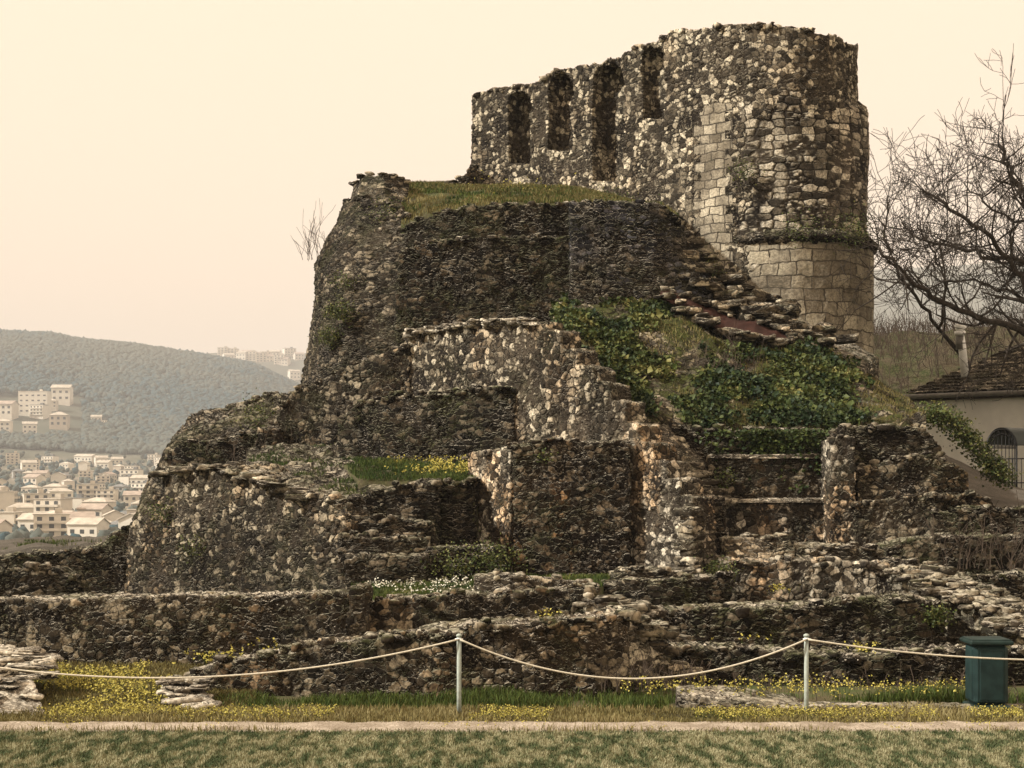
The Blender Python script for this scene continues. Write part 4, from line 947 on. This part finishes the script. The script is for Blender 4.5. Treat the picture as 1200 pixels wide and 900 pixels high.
tree('slim leaning bare tree with forked twigs just right of the tower',
     [(1160, 470, 46.5), (1130, 420, 46), (1100, 385, 45.5)], [
     ([(1100, 385, 45.5), (1070, 345, 45), (1045, 312, 45), (1035, 270, 45), (1040, 230, 45)], .06),
     ([(1100, 385, 45.5), (1110, 330, 45), (1090, 290, 45), (1075, 260, 45)], .05)], 45, 2, mr=.008)
# far scrub bank
mb = MB(); F = patch(mb, [[(1000, 560, 52), (1150, 560, 52), (1350, 560, 52)], [(1000, 430, 58), (1100, 425, 58), (1350, 410, 58)], [(1000, 398, 66), (1060, 390, 66), (1350, 372, 66)], [(1000, 420, 80), (1100, 420, 80), (1350, 400, 80)]], ds=.6, amp=.6, drop=8)
tag(mb.build('scrub_bank', M['mound']), kind='structure')
mb = MB(); base = sample_grid(F, 1500)
for p in base:
    grow(mb, p, (rng.uniform(-.4, .4), rng.uniform(-.2, .2), 1), rng.uniform(.4, .95), .016, 1, minr=.007)
tag(mb.build('scrub', M['twig']), 'leafless brown scrub covering the bank between tower and house', 'scrub', kind='stuff')

# ------------------------------------------------------------------ ivy, grass, flowers
def clumpy(F, n, scale, thr, seed, lift=0.):
    P = sample_grid(F, n*3); k = fbm(P*np.array([1, 1, .3]), scale, 3, seed); P = P[k > thr][:n]; P = P.copy(); P[:, 2] += lift; return P
def px_of(P): return 600+FPX*P[:, 0]/P[:, 1], HZ-FPX*(P[:, 2]-CZ)/P[:, 1]
mb = MB(); P = clumpy(T_slope, 84000, 1.2, -.08, 21); px, py = px_of(P); nz = fbm(P, .9, 3, 2)*40; px = px+nz; py = py+nz*.4
keep = ~((px > 772) & (px < 930) & (py < 408) & (py > 340)) & (py > 348+np.maximum(0, px-800)*.36) & (px < 1000)
P = P[keep]; hh = (fbm(P*np.array([1, 1, .2]), 1.3, 3, 8)+.6)*.15; P = P+rng.standard_normal(P.shape)*.05; P[:, 2] += rng.uniform(0, 1, len(P))*np.maximum(hh, .03)
leaves(mb, P, rng.gamma(4., .017, len(P))+.015, rnd=np.clip(rng.uniform(0, .8, len(P))+fbm(P, 1.6, 3, 12)*.9, 0, 1))
# ivy hanging over the recessed wall
H0 = A([(760, 498, 30.7), (850, 505, 30.6), (900, 505, 30.6), (975, 505, 30.4)])
for i in range(95):
    t = float(np.clip(rng.normal(2.1, .55), 0, 2.99)); a = int(t); p = H0[a]*(1-(t-a))+H0[min(3, a+1)]*(t-a); Ln = .06+rng.exponential(.12+.30*max(0, 1-abs(p[0]-5.9)/1.0)); Ln = min(Ln, 1.3); n = int(Ln*70)
    q = p[None]+np.stack([rng.normal(0, .09, n), rng.uniform(-.22, -.02, n), -rng.uniform(0, Ln, n)], -1)
    leaves(mb, q, rng.uniform(.06, .11, n), rnd=rng.uniform(0, .7, n))
tag(mb.build('ivy', M['ivy'], shade=False), 'green ivy carpet spilling over the middle slope below the tower', 'ivy', kind='stuff')
mb = MB(); E = A([(1085, 483, 33), (1110, 490, 33), (1135, 515, 33), (1160, 545, 33), (1178, 560, 33)])
for i in range(4500):
    t = rng.uniform(0, 4); a = int(min(3, t)); p = E[a]*(1-(t-a))+E[a+1]*(t-a); n = 1
    leaves(mb, p[None]+np.array([[rng.normal(0, .14), rng.normal(0, .2), rng.normal(0, .12)]]), rng.uniform(.04, .09, 1), rnd=rng.uniform(.2, 1, 1))
tag(mb.build('ivy', M['ivy'], shade=False), 'narrow strip of ivy running down in front of the white house wall', 'ivy', kind='stuff')
tagged = []
def tufts(label, F, n, h, mat='tuft', thr=-.1, scale=1.2, seed=5, keep=None, w=.008, name='grass'):
    P = clumpy(F, n, scale, thr, seed)
    if keep is not None: px, py = px_of(P); P = P[keep(px, py)]
    mb = MB(); blades(mb, P, rng.uniform(h*.4, h, len(P)), w, .8, rnd=np.clip(rng.uniform(0, .7, len(P))+fbm(P, 1.1, 2, 3)*.5, 0, 1))
    tag(mb.build(name, M[mat], shade=False), label, 'grass', kind='stuff')
tufts('grass tufts along the plateau edge at the tower foot', T_top, 26000, .13, thr=-.25, scale=.9, w=.012)
tufts('dry straw coloured grass on the plateau edge', T_top, 26000, .15, 'dry', thr=-.3, scale=.7, seed=15, w=.012)
tufts('grass on the small terrace behind the flowers', T_mid, 9000, .11, thr=-.3, keep=lambda px, py: (py < 564) & (px > 408))
tufts('short grass on the low central terrace', T_front, 9000, .12, thr=-.2)
tufts('grass on the stone slope below the tower', T_slope, 9000, .13, 'dry', thr=.0, keep=lambda px, py: (py > 350))
tufts('grass behind the low left wall', T_left, 4000, .12, thr=.15)
tufts('grass on the flowery bank', T_bank, 22000, .08, 'dry', thr=-.5)
tufts('grass on the left upper terrace', T_c, 3000, .12, thr=.15)
# lawn blades: short, patchy
n = 200000; P = np.stack([rng.uniform(-9.5, 9.5, n), rng.uniform(14.2, 17.6, n), np.full(n, .012)], -1)
k = fbm(P*np.array([11, 4.2, 0]), 1.0, 5, 44); mb = MB()
blades(mb, P, rng.uniform(.02, .05, n), .006, .9, rnd=np.clip(.52+k*1.5+rng.normal(0, .12, n), 0, 1))
tag(mb.build('lawn_grass', M['lawn_blade'], shade=False), 'patchy green and straw coloured lawn in the foreground', 'grass', kind='stuff')
# verge with taller weeds
n = 38000; P = np.stack([rng.uniform(-9.5, 9.5, n), rng.uniform(18.2, 19.3, n), np.full(n, .01)], -1); P[:2600, 1] = rng.normal(17.64, .035, 2600); P[2600:4600, 1] = rng.normal(18.27, .05, 2000)
k = fbm(P*np.array([1, 1, 0]), .9, 3, 51); mb = MB()
blades(mb, P, rng.uniform(.03, .10, n)*(1.1+k), .006, .7, rnd=np.clip(.6+k*.6+rng.normal(0, .2, n), 0, 1)); 
tag(mb.build('verge_grass', M['dry'], shade=False), 'straw and green weeds along the pale kerb', 'grass', kind='stuff')
n = 22000; x = rng.uniform(-4.1, 7.5, n); P = np.stack([x, rng.uniform(19.35, 20.3, n), np.zeros(n)], -1)
k = fbm(P*np.array([1, 1, 0]), 1.0, 3, 61); P = P[(k+rng.normal(0, .15, n) > -.05) & ((x < 2.1) | (P[:, 1] > 19.9))]; k = fbm(P*np.array([1, 1, 0]), 1.0, 3, 61); mb = MB()
blades(mb, P, rng.uniform(.04, .16, len(P))*(1+k*1.8), .007, .6, rnd=np.clip(.1+rng.uniform(0, .6, len(P)), 0, 1))
tag(mb.build('weeds', M['tuft'], shade=False), 'dark green weeds at the foot of the low front walls', 'grass', kind='stuff')
# flowers
def flowers(label, P, hh, size, mat='yellow', name='yellow_flowers', cat='flowers'):
    mb = MB(); n = len(P); top = P.copy(); top[:, 2] += hh
    for r in range(3):
        q = top+rng.standard_normal((n, 3))*np.array([.018, .018, .02]); leaves(mb, q, size*rng.uniform(.7, 1.3, n))
    o = mb.build(name, M[mat], shade=False); tag(o, label, cat, kind='stuff')
    mb = MB(); blades(mb, P, hh, .003, .1, rnd=rng.uniform(0, .6, n)); s = mb.build('stems', M['tuft'], o, shade=False)
    s.location = (0, 0, 0); s.matrix_parent_inverse.identity()
def strip(n, y0, y1, x0=-7.5, x1=7.5, thr=-.2, seed=71, z=.0):
    P = np.stack([rng.uniform(x0, x1, n*3), rng.uniform(y0, y1, n*3), np.full(n*3, z)], -1); k = fbm(P*np.array([1, 1, 0]), 1.1, 3, seed); return P[k > thr][:n]
P = strip(3000, 18.40, 19.0, thr=.0); flowers('yellow blossoms crowding the verge along the kerb', P, rng.uniform(.04, .13, len(P)), .022)
P = strip(260, 17.65, 18.5, thr=.1); flowers('scattered yellow blossoms on the kerb edge', P, rng.uniform(.04, .09, len(P)), .02)
P = strip(420, 19.6, 20.6, 1.5, 7.6, thr=.0, z=.1); flowers('yellow blossoms between the low walls on the right', P, rng.uniform(.06, .2, len(P)), .03)
P = clumpy(T_bank, 3000, .8, .0, 91); px, py = px_of(P); px = px+fbm(P, 1.3, 3, 7)*60; P = P[(px > 55) & (px < 205-(840-py)*.3) & (py > 785)]; flowers('dense yellow blossoms on the bank between the two pale wall stubs', P, rng.uniform(.06, .15, len(P)), .03)
P = clumpy(T_mid, 900, .8, -.1, 14); px, py = px_of(P); P = P[(px > 452) & (px < 552) & (py > 544) & (py < 558)]; flowers('bright yellow blossoms on the terrace left of the tall dark block', P, rng.uniform(.06, .20, len(P)), .045)
P = clumpy(T_front, 420, .8, -.1, 24); px, py = px_of(P); P = P[(px > 430) & (px < 570)]; flowers('small white blossoms on the low central terrace', P, rng.uniform(.05, .14, len(P)), .035, 'whitefl', 'white_flowers')
P = np.concatenate([np.array(H(x, y, d))[None]+rng.normal(0, s, (n, 3))*np.array([1, .6, .15]) for x, y, d, n, s in ((640, 727, 20.9, 14, .09), (255, 776, 21, 50, .22), (310, 762, 21, 8, .2), (1008, 767, 21.8, 26, .14), (880, 757, 22, 7, .2), (915, 695, 26.2, 22, .12), (610, 222, 41, 60, 1.2))])
flowers('few yellow blossoms growing on the wall tops', P, rng.uniform(.05, .16, len(P)), .04)
# weeds on walls: leafy clumps
mb = MB()
for x, y, d, n, s in ((575, 658, 27.6, 900, .28), (530, 662, 27.4, 400, .25), (1097, 722, 24, 500, .12), (845, 670, 26.8, 500, .16), (398, 365, 37.5, 900, .2), (386, 395, 37.7, 700, .18), (402, 330, 37.9, 300, .2), (230, 640, 31.4, 260, .2), (820, 320, 37.6, 700, .3), (1000, 268, 39.4, 900, .35), (940, 268, 39.3, 350, .3), (190, 600, 32.3, 300, .2), (640, 535, 28.7, 90, .1), (300, 485, 36.2, 500, .3), (455, 250, 39, 500, .3), (715, 243, 37.6, 900, .35), (850, 560, 30.2, 150, .15), (870, 200, 39.7, 400, .22)):
    p = np.array(H(x, y, d)); q = p+rng.normal(0, s, (n, 3))*np.array([1, .30, .7]); leaves(mb, q, rng.uniform(.02, .065, n), rnd=rng.uniform(.3, 1, n))
tag(mb.build('wall_plants', M['ivy'], shade=False), 'small green plants rooted in the joints of the walls', 'plants', kind='stuff')
# dry stems
mb = MB()
for x, y, d, n, s, h in ((376, 300, 39.8, 16, .25, 1.1), (835, 440, 33.8, 30, .6, .9), (1150, 660, 28, 40, .7, .9), (300, 545, 35, 14, .6, .8), (770, 800, 20.6, 60, .5, .35), (1060, 810, 20.8, 60, 1.5, .3)):
    for i in range(n):
        p = np.array(H(x, y, d))+np.array([rng.normal(0, s), rng.normal(0, s*.4), -.1]); grow(mb, p, (rng.uniform(-.3, .3), rng.uniform(-.2, .2), 1), h*rng.uniform(.4, 1), .009, 1, spread=.25, minr=.005)
tag(mb.build('dry_stems', M['twig'], shade=False), 'thin dry stems standing up from the wall tops and slope', 'stems', kind='stuff')

# ------------------------------------------------------------------ the town below and the hill
WM = [plain('cream_house_wall', (.66, .60, .50), .9, .08, .3), plain('white_house_wall', (.75, .70, .60), .9, .06, .3), plain('tan_house_wall', (.55, .48, .39), .9, .1, .3), plain('grey_house_wall', (.38, .37, .34), .9, .1, .3)]
WNm = ['cream', 'white', 'tan', 'grey']
RM = [plain('clay_tile_roof', (.40, .33, .27), .9, .2, .4), plain('pale_tile_roof', (.50, .45, .37), .9, .2, .4), plain('grey_slate_roof', (.22, .22, .21), .9, .2, .4)]
RN = ['clay tile', 'pale tile', 'grey slate']
GL = plain('dark_window', (.07, .075, .075), .3, .2, 1)
def house_proto(w, dp, h, wm, rm, roof, fl, nw, balcony=False, name='town_house'):
    e = empty(name, (0, 0, 0), None, 'house')
    mb = MB(); box(mb, (0, 0, h/2-2), (w, dp, h+4)); mb.build('wall', wm, e, shade=False)
    mb = MB(); o = .5
    if roof == 'gable':
        rh = dp*.24; v = []
        for y, z in ((-dp/2-o, h-.1), (0, h+rh), (dp/2+o, h-.1), (dp/2+o, h-.4), (0, h+rh-.3), (-dp/2-o, h-.4)):
            for x in (-w/2-o, w/2+o): v.append((x, y, z))
        q = [[2*i, 2*i+1, 2*((i+1) % 6)+1, 2*((i+1) % 6)] for i in range(6)]+[[0, 2, 8, 10], [2, 4, 6, 8], [1, 11, 9, 3], [3, 9, 7, 5]]; mb.add(v, q=q)
        for s in (-1, 1):
          mb2 = MB(); mb2.add([(s*w/2, -dp/2, h), (s*w/2, dp/2, h), (s*w/2, 0, h+rh-.32), (s*(w/2-.3), -dp/2, h), (s*(w/2-.3), dp/2, h), (s*(w/2-.3), 0, h+rh-.32)], t=[[0, 1, 2], [3, 5, 4]], q=[[0, 2, 5, 3], [1, 4, 5, 2]])
          mb2.build('gable', wm, e, shade=False)
    elif roof == 'hip':
        rh = dp*.22; v = [(-w/2-o, -dp/2-o, h-.05), (w/2+o, -dp/2-o, h-.05), (w/2+o, dp/2+o, h-.05), (-w/2-o, dp/2+o, h-.05), (-w/2+dp*.45, 0, h+rh), (w/2-dp*.45, 0, h+rh)]
        mb.add(v, q=[[0, 1, 5, 4], [2, 3, 4, 5], [3, 2, 1, 0]], t=[[1, 2, 5], [3, 0, 4]])
    else:
        box(mb, (0, 0, h+.12), (w+.6, dp+.6, .3)); box(mb, (w*.2, dp*.1, h+1.2), (2.6, 3, 2))
    mb.build('roof', rm, e, shade=False)
    for f in range(fl):
        for k in range(nw):
            x = -w/2+w*(k+.5)/nw; z = 1.7+f*(h-.6)/fl
            mb = MB(); box(mb, (x, -dp/2-.02, z), (w/nw*.42, .12, 1.5)); mb.build('window', GL, e, shade=False)
        if balcony:
            mb = MB(); box(mb, (0, -dp/2-.6, z-1.1), (w*.9, 1.2, .9)); mb.build('balcony', wm, e, shade=False)
    return e
def children(o): return [c for c in bpy.data.objects if c.parent == o]
def copy_tree(o, kids):
    c = o.copy(); COL.objects.link(c)
    for k in kids:
        d = k.copy(); COL.objects.link(d); d.parent = c
    return c
protos = []
for w_, dp, h, wi, ri, rf, fl_, nw in ((11, 9, 7, 0, 0, 'gable', 2, 3), (14, 10, 9.5, 1, 2, 'flat', 3, 4), (10, 9, 6.5, 2, 1, 'hip', 2, 3), (12, 9, 8.5, 1, 1, 'gable', 2, 3), (12, 9, 11, 0, 1, 'flat', 4, 3), (9, 8, 6, 3, 2, 'hip', 2, 2), (13, 9, 7.5, 0, 1, 'hip', 2, 3)):
    e = house_proto(w_, dp, h, WM[wi], RM[ri], rf, fl_, nw, fl_ >= 3)
    protos.append([e, children(e), '%s %s house with %s roof' % (WNm[wi], {2: 'low', 3: 'taller', 4: 'tall'}[fl_], 'flat' if rf == 'flat' else {'gable': 'gabled', 'hip': 'hipped'}[rf]), False])
ordw = ['first', 'second', 'third', 'fourth', 'fifth', 'sixth', 'seventh', 'eighth', 'ninth', 'tenth', 'eleventh', 'twelfth', 'thirteenth', 'fourteenth', 'fifteenth', 'sixteenth', 'seventeenth', 'eighteenth', 'nineteenth', 'twentieth']
def place(pi, x, y, rz, label, group, sc=1., z=None):
    pr = protos[pi]
    if not pr[3]: c = pr[0]; pr[3] = True
    else: c = copy_tree(pr[0], pr[1])
    if z is None: z = float(terrain_z(np.array([x]), np.array([y]))[0])
    c.location = (x, y, z); c.rotation_euler = (0, 0, rz); c.scale = (sc,)*3
    c['label'] = label; c['group'] = group; c['category'] = 'house'; return c
rows_d = [395, 425, 455, 485, 545, 615, 690, 780, 880, 990, 1110, 1240]
for ri, d in enumerate(rows_d):
    x = -34.0; k = 0; end = 192 if ri < 8 else 185
    while x < end and k < 20:
        sp = (15.5*1700/d)*rng.uniform(.82, 1.15)*(1 if ri < 5 else .9+.07*ri*.5)
        sp = max(sp*.80, 10.5)
        pi = int(rng.integers(0, 7)); rz = rng.uniform(-.5, .5)+(math.pi/2 if rng.random() < .2 else 0)
        X_ = (x+sp/2-600)/FPX*d; dy = rng.uniform(-.03, .03)*d
        place(pi, X_, d+dy, rz, '%s, %s from left in the %s town row' % (protos[pi][2], ordw[k], (['nearest']+[w+' nearest' for w in ordw[1:]])[ri]), 'houses of the town below the ruin', rng.uniform(.66, .92))
        x += sp; k += 1
hill = [(8, 487, 1600, 0, 1.5, 'cream house at the left edge of the hillside cluster'), (4, 505, 1500, 6, 1.1, 'low tan house under the left edge of the hillside cluster'), (73, 470, 1650, 3, 1.5, 'long white gabled house right of the tall hillside block'),
        (70, 500, 1540, 2, 1.6, 'tan hipped house below right of the tall hillside block'), (46, 487, 1560, 1, 1.0, 'white building just in front of the tall hillside block'), (35, 508, 1500, 3, 1.0, 'lowest small white house of the hillside cluster'),
        (113, 497, 1530, 3, .8, 'small white house alone right of the hillside cluster'), (120, 500, 1510, 1, .6, 'tiny white house rightmost of the hillside cluster'), (60, 478, 1600, 6, .9, 'small cream house between the hillside block and the tan house')]
def on_ray(px, py):
    u = (px-600)/FPX
    dz = np.linspace(1250, 2300, 700); z = terrain_z(u*dz, dz); yy = HZ-FPX*(z-CZ)/dz
    i = int(np.argmax(yy < py)); d = dz[i]; return u*d, d, float(z[i])
for px, py, d, pi, sc, lab in hill:
    x_, y_, z_ = on_ray(px, py); place(pi, x_, y_, rng.uniform(-.3, .3), lab, 'houses on the wooded hill', sc*1.1, z_)
e = house_proto(30, 14, 22, WM[1], WM[1], 'flat', 4, 5, False, 'apartment_block')
x_, y_, z_ = on_ray(41, 484); e.location = (x_, y_, z_); e['label'] = 'tall white apartment block with a grid of windows on the hill'; e['category'] = 'apartment block'
# houses on the far ridge
k = 0
for px in np.arange(262, 352, 5.5):
    u = (px-600)/FPX; d = rng.uniform(2790, 2960); z = float(terrain_z(np.array([u*d]), np.array([d]))[0])
    place(int(rng.choice([1, 3, 4, 0])), u*d, d, rng.uniform(-.5, .5), 'small pale house on the far ridge, %s from the left' % ordw[k], 'houses on the far ridge', 1.7, z-1); k += 1
# the wood on the hill: one mass of crowns
n = 24000; u = (rng.uniform(-120, 440, n)-600)/FPX; d = rng.uniform(1330, 2230, n)**1.0; Pn = np.stack([u*d, d, np.zeros(n)], -1)
kk = fbm(Pn, .006, 3, 5); sel = (kk > -.55) | (d > 2050); Pn = Pn[sel]; kk = kk[sel]; Pn[:, 2] = terrain_z(Pn[:, 0], Pn[:, 1])
keepout = np.ones(len(Pn), bool)
pxx, pyy = px_of(Pn); keepout &= ~((pxx < 98) & (pyy > 462) & (pyy < 512)); Pn = Pn[keepout]; kk = kk[keepout]
bv, bf = ICO1; nv_ = len(bv); s = rng.uniform(2.2, 4.8, len(Pn))
V = bv[None]*(s[:, None, None]*(1+.22*rng.standard_normal((len(Pn), nv_, 1))))*np.array([1, 1, .9])+Pn[:, None]+np.array([0, 0, 3.])
mb = MB(); mb.add(V.reshape(-1, 3), t=(bf[None]+np.arange(len(Pn))[:, None, None]*nv_).reshape(-1, 3), rnd=np.repeat(np.clip(.4+kk*.8+rng.normal(0, .2, len(Pn)), 0, 1), nv_))
M['wood'] = ramp_mat('far_tree_crowns', [(0, (.04, .08, .095)), (.4, (.085, .105, .095)), (1, (.10, .11, .09))])
tag(mb.build('hill_wood', M['wood']), 'wood covering the distant hill on the left', 'wood', kind='stuff')
# town trees, in clumps between the houses
n = 600; u = (rng.uniform(-30, 195, n)-600)/FPX; d = rng.uniform(360, 1300, n); Pn = np.stack([u*d, d, np.zeros(n)], -1); Pn[:, 2] = terrain_z(Pn[:, 0], Pn[:, 1]); s = rng.uniform(1.2, 2.6, n); bv, bf = ICO2; nv_ = len(bv)
V = bv[None]*(s[:, None, None]*(1+.2*rng.standard_normal((n, nv_, 1))))+Pn[:, None]+np.array([0, 0, 2.5])
mb = MB(); mb.add(V.reshape(-1, 3), t=(bf[None]+np.arange(n)[:, None, None]*nv_).reshape(-1, 3), rnd=np.repeat(rng.uniform(0, 1, n), nv_))
tag(mb.build('town_trees', M['wood']), 'small round garden trees scattered among the town houses', 'trees', kind='stuff')

# ------------------------------------------------------------------ haze
mb = MB(); box(mb, (0, 700, 265), (13000, 13000, 640))
hz = mb.build('haze', None, shade=False); tag(hz, kind='stuff'); hz['label'] = 'thin cream haze in the air over the valley'; hz['category'] = 'haze'
hm = bpy.data.materials.new('haze'); hm.use_nodes = True; t = hm.node_tree; t.nodes.clear()
oo = t.nodes.new('ShaderNodeOutputMaterial'); pv = t.nodes.new('ShaderNodeVolumePrincipled'); pv.inputs['Color'].default_value = (.93, .93, .93, 1); pv.inputs['Density'].default_value = .00027
t.links.new(pv.outputs[0], oo.inputs['Volume']); hz.data.materials.append(hm)

for o in bpy.data.objects:
    if '_w' in o: del o['_w']
